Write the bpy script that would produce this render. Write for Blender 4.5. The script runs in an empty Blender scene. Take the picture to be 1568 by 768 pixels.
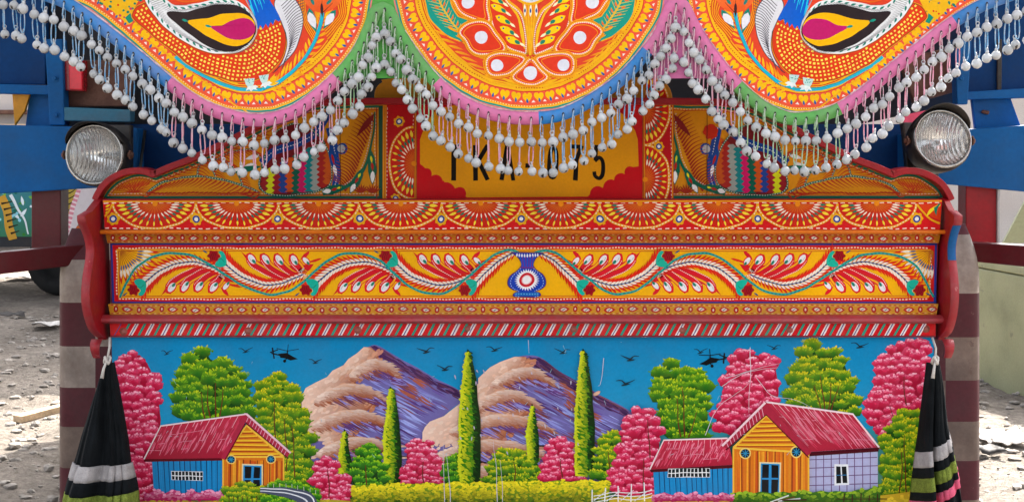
import bpy, bmesh, math, random
import numpy as np
from mathutils import Vector, Matrix
from mathutils.geometry import tessellate_polygon
random.seed(11)
R = math.radians
sc = bpy.context.scene

# ------------------------------------------------------------------ camera
FPX = 2286.0                      # focal length in photograph pixels (1568 wide)
CAMY, CAMZ, PITCH = -4.0, 1.45, R(4.1)
cd = bpy.data.cameras.new('camera'); cam = bpy.data.objects.new('camera', cd)
sc.collection.objects.link(cam); sc.camera = cam
cd.sensor_width = 36.0; cd.lens = FPX / 1568 * 36.0
cd.clip_start = 0.05; cd.clip_end = 500
cam.location = (0, CAMY, CAMZ); cam.rotation_euler = (math.pi / 2 - PITCH, 0, 0)

# ------------------------------------------------------------------ sky, sun, exposure
SUN_EL, SUN_AZ = R(42), R(25)      # the sun stands behind the truck, a little to the right
w = bpy.data.worlds.new('World'); sc.world = w; w.use_nodes = True
nt = w.node_tree; bg = nt.nodes['Background']
sky = nt.nodes.new('ShaderNodeTexSky'); sky.sky_type = 'NISHITA'; sky.sun_disc = False
sky.sun_elevation = SUN_EL; sky.sun_rotation = SUN_AZ
sky.air_density = 0.6; sky.dust_density = 6.0; sky.ozone_density = 0.5
hs = nt.nodes.new('ShaderNodeHueSaturation'); hs.inputs['Saturation'].default_value = 0.25
nt.links.new(sky.outputs[0], hs.inputs['Color']); nt.links.new(hs.outputs[0], bg.inputs['Color'])
bg.inputs['Strength'].default_value = 0.15
sd = bpy.data.lights.new('sun', 'SUN'); sd.energy = 4.0; sd.angle = R(0.5); sd.color = (1, .95, .87)
sun = bpy.data.objects.new('sun', sd); sc.collection.objects.link(sun)
_d = Vector((math.sin(SUN_AZ) * math.cos(SUN_EL), math.cos(SUN_AZ) * math.cos(SUN_EL), math.sin(SUN_EL)))
sun.rotation_euler = _d.to_track_quat('Z', 'Y').to_euler()
vs = sc.view_settings
vs.view_transform = 'Standard'; vs.look = 'None'; vs.gamma = 1.0; vs.use_curve_mapping = False
vs.exposure = 2.35

# ------------------------------------------------------------------ helpers
_cp, _sp = math.cos(PITCH), math.sin(PITCH)
def at(px, py, Y):
    """the point of the plane y = Y that stands at pixel (px, py) of the photograph"""
    u = (px - 784) / FPX; v = (384 - py) / FPX
    t = (Y - CAMY) / (_cp + v * _sp)
    return (u * t, Y, CAMZ + (-_sp + v * _cp) * t)
def lin(h):
    if not isinstance(h, str): return tuple(h)
    o = []
    for i in (0, 2, 4):
        c = int(h[i:i + 2], 16) / 255
        o.append(c / 12.92 if c <= .04045 else ((c + .055) / 1.055) ** 2.4)
    return tuple(o)
def mix(a, b, t):
    a, b = lin(a), lin(b); return tuple(x + (y - x) * t for x, y in zip(a, b))
def jit(c, r=.08):
    c = lin(c); k = 1 + random.uniform(-r, r); return tuple(min(1, x * k) for x in c)

def node_mat(name, color=None, rough=.5, metal=0., spec=.4, attr=None, n1=(6., .12), n2=(90., .08),
             wear=None, wear_col='b9a99a', wear_scale=30., bump=.0, bump_scale=120., dirt=None, coat=0.):
    """procedural paint: base colour (or colour attribute) with broad and fine mottling, worn patches and fine relief"""
    m = bpy.data.materials.new(name); m.use_nodes = True
    t = m.node_tree; N = t.nodes; L = t.links; b = N['Principled BSDF']
    tc = N.new('ShaderNodeTexCoord'); src = tc.outputs['Object']
    if attr:
        a = N.new('ShaderNodeAttribute'); a.attribute_name = attr; col = a.outputs['Color']
    else:
        a = N.new('ShaderNodeRGB'); a.outputs[0].default_value = (*lin(color), 1); col = a.outputs[0]
    for sc_, amt in (n1, n2):
        nz = N.new('ShaderNodeTexNoise'); nz.inputs['Scale'].default_value = sc_; nz.inputs['Detail'].default_value = 6
        L.new(src, nz.inputs['Vector'])
        mr = N.new('ShaderNodeMapRange'); mr.inputs['From Min'].default_value = .3; mr.inputs['From Max'].default_value = .7
        mr.inputs['To Min'].default_value = 1 - amt; mr.inputs['To Max'].default_value = 1 + amt
        L.new(nz.outputs['Fac'], mr.inputs['Value'])
        mx = N.new('ShaderNodeMix'); mx.data_type = 'RGBA'; mx.blend_type = 'MULTIPLY'; mx.inputs['Factor'].default_value = 1
        L.new(col, mx.inputs['A']); L.new(mr.outputs[0], mx.inputs['B']); col = mx.outputs['Result']
    if dirt:
        nz = N.new('ShaderNodeTexNoise'); nz.inputs['Scale'].default_value = dirt[1]; nz.inputs['Detail'].default_value = 8
        nz.inputs['Roughness'].default_value = .7
        L.new(src, nz.inputs['Vector'])
        mr = N.new('ShaderNodeMapRange'); mr.inputs['From Min'].default_value = .42; mr.inputs['From Max'].default_value = .75
        mr.inputs['To Max'].default_value = dirt[2]; L.new(nz.outputs['Fac'], mr.inputs['Value'])
        mx = N.new('ShaderNodeMix'); mx.data_type = 'RGBA'; L.new(mr.outputs[0], mx.inputs['Factor'])
        L.new(col, mx.inputs['A']); mx.inputs['B'].default_value = (*lin(dirt[0]), 1); col = mx.outputs['Result']
    rsock = None
    if wear:
        nz = N.new('ShaderNodeTexNoise'); nz.inputs['Scale'].default_value = wear_scale; nz.inputs['Detail'].default_value = 9
        nz.inputs['Roughness'].default_value = .75
        L.new(src, nz.inputs['Vector'])
        mr = N.new('ShaderNodeMapRange'); mr.inputs['From Min'].default_value = wear; mr.inputs['From Max'].default_value = wear + .04
        mr.inputs['To Max'].default_value = .85; L.new(nz.outputs['Fac'], mr.inputs['Value'])
        mx = N.new('ShaderNodeMix'); mx.data_type = 'RGBA'; L.new(mr.outputs[0], mx.inputs['Factor'])
        L.new(col, mx.inputs['A']); mx.inputs['B'].default_value = (*lin(wear_col), 1); col = mx.outputs['Result']
    L.new(col, b.inputs['Base Color'])
    nz = N.new('ShaderNodeTexNoise'); nz.inputs['Scale'].default_value = 14; nz.inputs['Detail'].default_value = 5
    L.new(src, nz.inputs['Vector'])
    mr = N.new('ShaderNodeMapRange'); mr.inputs['To Min'].default_value = max(0, rough - .12); mr.inputs['To Max'].default_value = min(1, rough + .14)
    L.new(nz.outputs['Fac'], mr.inputs['Value']); L.new(mr.outputs[0], b.inputs['Roughness'])
    b.inputs['Metallic'].default_value = metal; b.inputs['Specular IOR Level'].default_value = spec
    if coat: b.inputs['Coat Weight'].default_value = coat; b.inputs['Coat Roughness'].default_value = .12
    if bump:
        nz = N.new('ShaderNodeTexNoise'); nz.inputs['Scale'].default_value = bump_scale; nz.inputs['Detail'].default_value = 4
        L.new(src, nz.inputs['Vector'])
        bp = N.new('ShaderNodeBump'); bp.inputs['Strength'].default_value = bump; bp.inputs['Distance'].default_value = .004
        L.new(nz.outputs['Fac'], bp.inputs['Height']); L.new(bp.outputs[0], b.inputs['Normal'])
    return m

M = {}
M['art'] = node_mat('sign_paint', attr='Col', rough=.5, spec=.07, n1=(5., .06), n2=(160., .05), wear=.75, wear_col='c9b7a6', wear_scale=46., bump=.05, bump_scale=60., dirt=('6e5a4a', 7., .13))
M['art_worn'] = node_mat('worn_sign_paint', attr='Col', rough=.55, spec=.12, n1=(5., .08), n2=(160., .07), wear=.66, wear_col='a98f80', wear_scale=60., bump=.1, bump_scale=60., dirt=('8a7362', 12., .35))
M['red'] = node_mat('red_enamel', '980d1a', .42, spec=.3, wear=.665, wear_col='b8706a', wear_scale=22., bump=.25, bump_scale=40., dirt=('4a1a1c', 12., .6))
M['dred'] = node_mat('dark_red_enamel', '560f18', .45, spec=.35, wear=.70, wear_col='8d6a62', bump=.1, dirt=('4a3330', 9., .5))
M['blue'] = node_mat('blue_enamel', '07599a', .48, spec=.15, wear=.74, wear_col='8f8078', bump=.06, dirt=('33485c', 5., .4))
M['dblue'] = node_mat('deep_blue_enamel', '033a70', .5, spec=.12, wear=.74, wear_col='6d6a70', bump=.06, dirt=('2a3442', 5., .45))
M['teal'] = node_mat('dull_teal_enamel', '2b6f8c', .5, dirt=('5a4a40', 8., .5))
M['orange'] = node_mat('orange_enamel', 'c98a12', .5, dirt=('7a5a1c', 8., .3))
M['wood'] = node_mat('board_wood', '5b2a22', .7, dirt=('3a2a24', 8., .5))
M['black'] = node_mat('black_metal', '141414', .45, spec=.5, dirt=('5a5048', 14., .5))
M['rust'] = node_mat('rusty_metal', '5a3a30', .7, dirt=('8a6a58', 14., .6), bump=.2)
M['body'] = node_mat('dark_body_steel', '23272d', .7, dirt=('3a322c', 5., .5))
M['steel'] = node_mat('dull_steel', '9a9a98', .4, metal=.8, dirt=('6a5a50', 20., .5))
M['bolt'] = node_mat('painted_bolt', 'a8554c', .5, dirt=('6a5a50', 60., .8))
M['bead'] = node_mat('bead_white_paint', 'b6babd', .38, spec=.4, n2=(200., .06), wear=.70, wear_col='86827f', wear_scale=150., bump=.12, bump_scale=120., dirt=('8c8f92', 40., .6))
def vary(m, lo, hi):
    """every copy of an object gets its own shade of the material"""
    t = m.node_tree; b = t.nodes['Principled BSDF']; src = b.inputs['Base Color'].links[0].from_socket
    oi = t.nodes.new('ShaderNodeObjectInfo'); mr = t.nodes.new('ShaderNodeMapRange'); mr.inputs['To Min'].default_value = lo; mr.inputs['To Max'].default_value = hi
    mx = t.nodes.new('ShaderNodeMix'); mx.data_type = 'RGBA'; mx.blend_type = 'MULTIPLY'; mx.inputs['Factor'].default_value = 1
    t.links.new(oi.outputs['Random'], mr.inputs['Value']); t.links.new(src, mx.inputs['A']); t.links.new(mr.outputs[0], mx.inputs['B']); t.links.new(mx.outputs['Result'], b.inputs['Base Color'])
vary(M['bead'], .82, 1.25)
for k, c, d in (('pink', 'd48aa4', 'b9b4b6'), ('blue', '4f94c4', 'b4b9bd'), ('green', '7fae7a', 'b9bdb6')):
    M['link_' + k] = node_mat(k + '_sprayed_wire', c, .4, spec=.5, dirt=(d, 120., 1.4))
M['gry'] = node_mat('lit_edge_grey', 'a9a9a8', .4, metal=.3)

def link(o, parent=None):
    sc.collection.objects.link(o)
    if parent is not None: o.parent = parent
    return o
def mesh_obj(name, V, Fc, mat, parent=None, smooth=False, label=None, fix=True):
    me = bpy.data.meshes.new(name); me.from_pydata([tuple(v) for v in V], [], Fc); me.update()
    if fix:
        bm = bmesh.new(); bm.from_mesh(me); bmesh.ops.recalc_face_normals(bm, faces=bm.faces); bm.to_mesh(me); bm.free()
    if mat: me.materials.append(M[mat] if isinstance(mat, str) else mat)
    if smooth: me.polygons.foreach_set('use_smooth', [True] * len(me.polygons))
    o = bpy.data.objects.new(name, me); link(o, parent)
    if label: o['label'] = label
    return o
def bevel(o, w=.003, seg=2, ang=35):
    b = o.modifiers.new('bevel', 'BEVEL'); b.width = w; b.segments = seg; b.limit_method = 'ANGLE'; b.angle_limit = R(ang)
    return o
def tag(o, label, cat, group=None):
    o['label'] = label; o['category'] = cat
    if group: o['group'] = group
    return o
def empty(name, loc=(0, 0, 0)):
    o = bpy.data.objects.new(name, None); o.empty_display_size = .1; link(o); o.location = loc; return o
def slab(name, pts, Y0, Y1, mat, parent=None, bev=.002, label=None, mid=None):
    """board whose outline pts (pixels, seen on plane Y0) runs back to Y1"""
    f = [at(x, y, Y0) for x, y in pts]; n = len(f)
    V = f + [(p[0], Y1, p[2]) for p in f]
    tr = tessellate_polygon([[Vector((p[0], p[2], 0)) for p in f]])
    Fc = [tuple(t) for t in tr] + [tuple(n + i for i in reversed(t)) for t in tr]
    Fc += [(i, (i + 1) % n, n + (i + 1) % n, n + i) for i in range(n)]
    o = mesh_obj(name, V, Fc, mat, parent, label=label)
    if bev: bevel(o, bev)
    return o
def box(name, x0, x1, y0, y1, z0, z1, mat, parent=None, bev=.003, label=None):
    V = [(x, y, z) for x in (x0, x1) for y in (y0, y1) for z in (z0, z1)]
    Fc = [(0, 1, 3, 2), (4, 6, 7, 5), (0, 4, 5, 1), (2, 3, 7, 6), (0, 2, 6, 4), (1, 5, 7, 3)]
    o = mesh_obj(name, V, Fc, mat, parent, label=label)
    if bev: bevel(o, bev)
    return o
def rod(pts, r, n=8, closed=False):
    """tube along pts -> verts, faces"""
    P_ = [Vector(p) for p in pts]; V = []; Fc = []; m = len(P_); up = Vector((0, 0, 1))
    for i in range(m):
        a = P_[i - 1] if (i > 0 or closed) else P_[i]; b = P_[(i + 1) % m] if (i < m - 1 or closed) else P_[i]
        d = (b - a).normalized(); s = d.cross(up)
        if s.length < .1: s = d.cross(Vector((0, 1, 0)))
        s.normalize(); q = d.cross(s); rr = r[i] if isinstance(r, (list, tuple)) else r
        for k in range(n):
            an = 2 * math.pi * k / n; V.append(P_[i] + s * math.cos(an) * rr + q * math.sin(an) * rr)
    for i in range(m if closed else m - 1):
        for k in range(n):
            j = (i + 1) % m
            Fc.append((i * n + k, i * n + (k + 1) % n, j * n + (k + 1) % n, j * n + k))
    if not closed: Fc += [tuple(range(n))[::-1], tuple(range((m - 1) * n, m * n))]
    return V, Fc
def lathe(prof, n=32):
    """profile of (r, h) -> ring mesh about +h = -Y"""
    V = []; Fc = []
    for r, h in prof:
        for k in range(n):
            a = 2 * math.pi * k / n; V.append((r * math.cos(a), -h, r * math.sin(a)))
    for i in range(len(prof) - 1):
        for k in range(n): Fc.append((i * n + k, i * n + (k + 1) % n, (i + 1) * n + (k + 1) % n, (i + 1) * n + k))
    return V, Fc
def catmull(p, n=8, closed=False):
    p = [np.array(q, float) for q in p]; o = []; m = len(p)
    for i in range(m if closed else m - 1):
        if closed: a, b, c, d = p[i - 1], p[i], p[(i + 1) % m], p[(i + 2) % m]
        else: b, c = p[i], p[i + 1]; a = p[i - 1] if i else 2 * b - c; d = p[i + 2] if i + 2 < m else 2 * c - b
        for k in range(n):
            t = k / n
            o.append(.5 * (2 * b + (c - a) * t + (2 * a - 5 * b + 4 * c - d) * t * t + (3 * b - a - 3 * c + d) * t ** 3))
    if not closed: o.append(p[-1])
    return [tuple(q) for q in o]
def resample(c, step, off=0.):
    c = np.array(c); s = np.r_[0, np.cumsum(np.hypot(*np.diff(c, axis=0).T))]
    n = max(2, int((s[-1] - off) / step) + 1); q = off + np.arange(n) * step; q = q[q <= s[-1] + 1e-6]
    return [(float(x), float(y)) for x, y in zip(np.interp(q, s, c[:, 0]), np.interp(q, s, c[:, 1]))]
def tang(c, i):
    a = c[max(0, i - 1)]; b = c[min(len(c) - 1, i + 1)]; d = math.hypot(b[0] - a[0], b[1] - a[1]) or 1
    return (b[0] - a[0]) / d, (b[1] - a[1]) / d
def offset(c, d):
    """shift a left-to-right polyline to its upper side by d pixels"""
    o = []
    for i, p in enumerate(c):
        t = tang(c, i); o.append((p[0] + t[1] * d, p[1] - t[0] * d))
    return o
def inside(p, poly):
    x, y = p; r = False; j = len(poly) - 1
    for i in range(len(poly)):
        xi, yi = poly[i]; xj, yj = poly[j]
        if (yi > y) != (yj > y) and x < (xj - xi) * (y - yi) / (yj - yi) + xi: r = not r
        j = i
    return r

class Board:
    """sign painting on a flat board: every brush mark is a thin sheet of coloured mesh laid over the ones before it"""
    def __init__(s, Y, mat='art', step=1.6e-5):
        s.Y = Y; s.mat = mat; s.step = step; s.bb = np.zeros((40000, 4), np.float32); s.lv = np.zeros(40000, np.int32)
        s.n = 0; s.bk = []; s.tf = lambda x, y: (x, y)
    def part(s, name, parent, label=None):
        s.cur = dict(name=name, parent=parent, label=label, V=[], F=[], C=[], L=[]); s.bk.append(s.cur)
    def add(s, V, Fc, C):
        V = [s.tf(x, y) for x, y in V]
        # the painter's unsteady hand: every mark strays by up to a pixel
        V = [(x + .55 * math.sin(y * .083 + x * .031) + .4 * math.sin(x * .17 + y * .11 + 2), y + .5 * math.sin(x * .071 + y * .05) + .35 * math.sin(x * .19 - y * .13)) for x, y in V]
        xs = [v[0] for v in V]; ys = [v[1] for v in V]; x0, x1, y0, y1 = min(xs), max(xs), min(ys), max(ys)
        k = s.n; b = s.bb[:k]
        hit = (b[:, 0] <= x1) & (b[:, 1] >= x0) & (b[:, 2] <= y1) & (b[:, 3] >= y0)
        L = int(s.lv[:k][hit].max()) + 1 if hit.any() else 1
        s.bb[k] = (x0, x1, y0, y1); s.lv[k] = L; s.n += 1
        c = s.cur; o = len(c['V']); c['V'] += V; c['F'] += [tuple(o + i for i in f) for f in Fc]
        c['C'] += ([lin(q) for q in C] if isinstance(C, list) else [lin(C)] * len(V)); c['L'] += [L] * len(V)
    def build(s):
        out = []
        for c in s.bk:
            if not c['V']: continue
            V = []
            for (x, y), L in zip(c['V'], c['L']):
                Y = s.Y(x, y) if callable(s.Y) else s.Y
                p = at(x, y, Y); V.append((p[0], Y - .0004 - L * s.step, p[2]))
            o = mesh_obj(c['name'], V, c['F'], s.mat, c['parent'], label=c['label'], fix=False)
            a = o.data.color_attributes.new('Col', 'FLOAT_COLOR', 'POINT')
            a.data.foreach_set('color', np.array([(*q, 1.) for q in c['C']], np.float32).ravel()); out.append(o)
        return out
    # --- brush marks
    def fill(s, pts, col, grad=None):
        tr = tessellate_polygon([[Vector((x, y, 0)) for x, y in pts]])
        if grad:                               # (x0,y0,x1,y1,col2): blend of two paints across the shape
            x0, y0, x1, y1, c2 = grad; dx, dy = x1 - x0, y1 - y0; q = dx * dx + dy * dy
            col = [mix(col, c2, min(1, max(0, ((x - x0) * dx + (y - y0) * dy) / q))) for x, y in pts]
        s.add(pts, [tuple(t) for t in tr], col)
    def rect(s, x0, y0, x1, y1, col, c2=None):
        s.add([(x0, y0), (x1, y0), (x1, y1), (x0, y1)], [(0, 1, 2, 3)], [col, col, c2, c2] if c2 else col)
    def stroke(s, pts, wd, col, w1=None, col1=None):
        n = len(pts); V = []; C = []
        for i, p in enumerate(pts):
            f = i / max(1, n - 1); t = tang(pts, i)
            ww = wd(f) if callable(wd) else (wd if w1 is None else wd + (w1 - wd) * f)
            V += [(p[0] - t[1] * ww / 2, p[1] + t[0] * ww / 2), (p[0] + t[1] * ww / 2, p[1] - t[0] * ww / 2)]
            C += [mix(col, col1, f) if col1 else lin(col)] * 2
        s.add(V, [(2 * i, 2 * i + 2, 2 * i + 3, 2 * i + 1) for i in range(n - 1)], C)
    def line(s, x0, y0, x1, y1, wd, col, w1=None): s.stroke([(x0, y0), (x1, y1)], wd, col, w1)
    def dash(s, pts, wd, col, on=4., off=3.):
        c = resample(pts, 1.0); k = 0; st = int(on + off)
        V = []; Fc = []
        while k + on < len(c):
            a = c[k]; b = c[int(min(len(c) - 1, k + on))]; d = math.hypot(b[0] - a[0], b[1] - a[1]) or 1
            nx, ny = -(b[1] - a[1]) / d * wd / 2, (b[0] - a[0]) / d * wd / 2; o = len(V)
            V += [(a[0] - nx, a[1] - ny), (b[0] - nx, b[1] - ny), (b[0] + nx, b[1] + ny), (a[0] + nx, a[1] + ny)]
            Fc.append((o, o + 1, o + 2, o + 3)); k += st
        if V: s.add(V, Fc, col)
    def disc(s, x, y, r, col, ry=None, rot=0, n=12, edge=None, bump=0):
        ry = ry or r; ca, sa = math.cos(rot), math.sin(rot); V = []
        for k in range(n):
            a = 2 * math.pi * k / n; q = 1 + (random.uniform(-bump, bump) if bump else 0)
            u, v = r * q * math.cos(a), ry * q * math.sin(a); V.append((x + u * ca - v * sa, y + u * sa + v * ca))
        if edge: s.add(V + [(x, y)], [(i, (i + 1) % n, n) for i in range(n)], [edge] * n + [col])
        else: s.add(V, [tuple(range(n))], col)
    def leaf(s, x0, y0, x1, y1, wd, col, col1=None, fat=.45):
        dx, dy = x1 - x0, y1 - y0; d = math.hypot(dx, dy) or 1; nx, ny = -dy / d, dx / d; V = [(x0, y0)]
        pr = ((fat * .4, .36), (fat, .5), (fat + (1 - fat) * .5, .33))
        for f, q in pr: V.append((x0 + dx * f + nx * wd * q, y0 + dy * f + ny * wd * q))
        V.append((x1, y1))
        for f, q in reversed(pr): V.append((x0 + dx * f - nx * wd * q, y0 + dy * f - ny * wd * q))
        if col1:
            C = [lin(col), mix(col, col1, .2), mix(col, col1, .5), mix(col, col1, .75), lin(col1), mix(col, col1, .75), mix(col, col1, .5), mix(col, col1, .2)]
        else: C = col
        s.add(V, [tuple(range(8))], C)
    def flower(s, x, y, r=8):
        V = []
        for k in range(24):
            a = 2 * math.pi * k / 24; q = r * (1 + .13 * math.cos(7 * a)); V.append((x + q * math.cos(a), y + q * math.sin(a)))
        s.add(V, [tuple(range(24))], 'e8a814')
        s.disc(x, y, r * .6, '123f8f'); s.disc(x, y, r * .34, 'e9eaf0', n=8)
    def fan(s, cx, cy, a0, a1, rx, ry, n, big=1.):
        """half rosette of painted feathers spread from (cx, cy)"""
        arc = [(cx + rx * math.cos(a0 + (a1 - a0) * k / 30), cy + ry * math.sin(a0 + (a1 - a0) * k / 30)) for k in range(31)]
        s.fill([(cx, cy)] + arc, 'cc1c14')
        s.add([(cx + (x - cx) * .42, cy + (y - cy) * .42) for x, y in arc] + [(cx, cy)], [(i, i + 1, 31) for i in range(30)], ['cc1c14'] * 31 + ['e0701a'])
        s.stroke(arc, 3.6, 'e9a916'); s.dash(arc, 1.3, 'f0ded2', 3, 2)
        for k in range(n):
            a = a0 + (a1 - a0) * (k + .5) / n; c, q = math.cos(a), math.sin(a)
            pt = lambda f: (cx + rx * c * f, cy + ry * q * f)
            s.line(*pt(.08), *pt(.8), .6, 'e0741a')
            d = math.hypot(rx * c, ry * q)
            s.leaf(*pt(.70), *pt(.92), max(2.4, d * .074) * big, 'f3d722', 'f5dc4a')
            s.leaf(*pt(.56), *pt(.72), max(2.2, d * .06) * big, '117a62')
            s.leaf(*pt(.40), *pt(.60), max(1.8, d * .045) * big, 'f1ead8')
        for k in range(n + 1):
            a = a0 + (a1 - a0) * k / n
            s.line(cx, cy, cx + rx * .85 * math.cos(a), cy + ry * .85 * math.sin(a), .5, 'c8481a')
        s.disc(cx, cy, min(rx, ry) * .11, 'e88a12', n=10)

# ------------------------------------------------------------------ the truck: root
truck = tag(empty('painted_truck'), 'brightly painted truck end with scalloped visor, floral boards and a painted landscape', 'truck')

# bodywork behind the boards
def hbox(name, px0, px1, py0, py1, Y0, Y1, mat, bev=.004, label=None):
    a = at(px0, py1, Y0); b = at(px1, py0, Y0)
    return box(name, a[0], b[0], Y0, Y1, a[2], b[2], mat, truck, bev, label)
box('chassis', -.86, .86, .42, 3.6, .42, 1.25, 'body', truck, .01)
box('cargo_body', -1.3, 1.3, .62, 5.2, at(0, 86, .62)[2], 3.3, 'dblue', truck, .01, 'dark blue truck body above the beam')  # unseen length behind the boards, sized to block the sun and shade the ground
box('sun_shield_roof', -1.75, 1.75, -.46, .62, 3.25, 3.34, 'dblue', truck)  # unseen roof added to keep the sun off the hanging beads

# ------------------------------------------------------------------ scalloped visor
VY = -0.45
OUT = catmull([(-260, -48), (-120, -40), (0, -20), (60, 0), (100, 15), (150, 50), (206, 95), (273, 150), (320, 177), (367, 191), (395, 194), (423, 191), (458, 178),
               (497, 150), (528, 121), (556, 86), (575, 48), (583, 26), (588, 26), (597, 46), (612, 70), (634, 102), (661, 133), (692, 158), (731, 178), (770, 188), (811, 191), (854, 187),
               (893, 172), (932, 148), (963, 124), (994, 90), (1018, 58), (1030, 32), (1036, 18), (1040, 19), (1050, 40), (1072, 76), (1100, 113), (1127, 143), (1158, 169), (1190, 186), (1218, 192), (1257, 187),
               (1296, 172), (1335, 145), (1374, 113), (1413, 82), (1453, 51), (1480, 33), (1511, 16), (1550, 2), (1600, -18), (1700, -38), (1830, -46)], 6)
visor = slab('visor_board', OUT + [(1830, -420), (-260, -420)], VY, VY + .035, 'wood', truck, 0, 'scalloped visor board painted with two peacocks and a flower')
rim_cols = [(-260, 262, 'blue', '1f78bd'), (262, 525, 'pink', 'd06a9d'), (525, 664, 'green', '55a24c'), (664, 826, 'pink', 'd06a9d'), (826, 1000, 'blue', '2f86c6'),
            (1000, 1127, 'pink', 'cc72a4'), (1127, 1291, 'green', '56ab4a'), (1291, 1470, 'pink', 'd06a9d'), (1470, 1830, 'blue', '1f7cc0')]
for k, c in (('pink', 'd06a9d'), ('blue', '1f78bd'), ('green', '55a24c')):
    M['rim_' + k] = node_mat(k + '_rim_paint', c, .42, spec=.4, wear=.70, wear_col='d9c9c6', wear_scale=38., bump=.12, dirt=('a58a94', 16., .3))
M['rimedge'] = node_mat('chipped_rim_edge', 'cfb6b4', .6, wear=.5, wear_col='b5788f', wear_scale=60.)
def colour_at(px):
    for a, b, k, h in rim_cols:
        if a <= px < b: return k
    return 'blue'
for a, b, k, h in rim_cols:                    # raised rim, one strip for each sprayed colour
    seg = [i for i in range(len(OUT)) if a <= OUT[i][0] < b]; seg = [max(0, seg[0] - 1)] + seg
    V = []; Fc = []
    sect = ((20.5, -.0015), (19.5, -.0055), (10, -.0075), (1.5, -.0065), (0, -.003), (0, .04))
    for i in seg:
        t = tang(OUT, i); x, y = OUT[i]
        for d, dy in sect:
            q = at(x + t[1] * d, y - t[0] * d, VY); V.append((q[0], VY + dy, q[2]))
    m = len(sect)
    for i in range(len(seg) - 1):
        for j in range(m - 1): Fc.append((i * m + j, i * m + j + 1, (i + 1) * m + j + 1, (i + 1) * m + j))
    mesh_obj('rim_strip', V, Fc, 'rim_' + k, visor, smooth=True, label=k + ' painted stretch of the visor rim')
EDGE = offset(OUT, 20.2)
for a, b in ((0, len(EDGE)),):                 # chipped pale line where the rim meets the picture
    V = []; Fc = []
    for i, (x, y) in enumerate(EDGE):
        t = tang(EDGE, i); wd = .5 + .9 * abs(math.sin(i * 1.7) * math.sin(i * .37))
        for d, dy in ((-wd, -.0062), (wd, -.0012)):
            q = at(x + t[1] * d, y - t[0] * d, VY); V.append((q[0], VY + dy, q[2]))
    for i in range(len(EDGE) - 1):
        if min(abs(EDGE[i][0] - 585), abs(EDGE[i][0] - 1037)) > 34: Fc.append((2 * i, 2 * i + 1, 2 * i + 3, 2 * i + 2))
    mesh_obj('rim_edge_line', V, Fc, 'rimedge', visor)

B = Board(VY)
for a, b, h in ((525, 664, '55a24c'), (1000, 1110, 'cc72a4')): B.part('painted_gusset', visor); B.rect(a, -120, b, 120, h)
KL = catmull([(-150, -75), (0, -48), (60, -24), (106, 0), (144, 20), (190, 57), (250, 110), (289, 142), (336, 167), (390, 174.5), (425, 170), (460, 154), (501, 126), (536, 88), (560, 45), (571, 0), (577, -50), (577, -150)], 8)
KM = catmull([(600, -150), (600, -50), (603, 0), (614, 42), (645, 90), (685, 129), (731, 156), (775, 168), (812, 171), (848, 168), (884, 156), (928, 130), (966, 95), (1000, 47), (1016, 10), (1020, -50), (1020, -150)], 8)
KR = [(1620 - x, y) for x, y in reversed(KL)]
BANDS = ((0, 'e07a78'), (2.2, '149086'), (5, 'f2b51e'), (7.8, 'dd3a24'), (9, 'f0b428'), (9.8, 'e8553a'), (30.6, 'c9301c'), (31.8, 'f3b71c'), (41, 'cf3a1c'), (42.6, 'f0ac1c'), (44.2, 'e2452a'))
def heart(cx, cy, t):
    tx, ty = t; nx, ny = ty, -tx                 # n points into the picture
    P_ = lambda a, b: (cx + tx * a + nx * b, cy + ty * a + ny * b)
    h = [(0, -8.6), (2.6, -4.6), (5.6, -1.2), (7.3, 2.4), (6.8, 6.0), (4.2, 7.9), (1.6, 7.3), (0, 5.2)]
    B.fill([P_(*q) for q in h] + [P_(-a, b) for a, b in h[-2:0:-1]], jit('f4bd10', .05))
    B.leaf(*P_(.4, -8.2), *P_(-.4, -.4), 3.6, '1b4f9a', '2a64a8')
FIELD = {}
for nm, K in (('l', KL), ('m', KM), ('r', KR)):
    B.part('painted_heart_border', visor)
    for d, h in BANDS:
        c = offset(K, d); top = -240
        B.fill(c + [(c[-1][0], top), (c[0][0], top)], h)
    c = offset(K, 36.4); B.dash(c, 1.6, 'c8501a', 2, 2)
    B.dash(offset(K, 8.4), 1.1, 'f5d9a8', 2, 2)
    hc = resample(offset(K, 21.5), 17.4, 5)
    for i, p in enumerate(hc):
        if p[1] < -25: continue
        heart(*p, tang(hc, i))
    wc = resample(offset(K, 13.6), 17.4 * 1.0, 5 + 8.7)
    for i, p in enumerate(hc[:-1]):
        if p[1] < -25: continue
        t = tang(hc, i); q = hc[i + 1]; mx, my = (p[0] + q[0]) / 2 - t[1] * 7.4, (p[1] + q[1]) / 2 + t[0] * 7.4
        tx, ty = t; B.fill([(mx - tx * 3, my - ty * 3), (mx + tx * 3, my + ty * 3), (mx + ty * 3.6, my - tx * 3.6)], 'f3e3da')
    FIELD[nm] = offset(K, 44.2)

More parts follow.
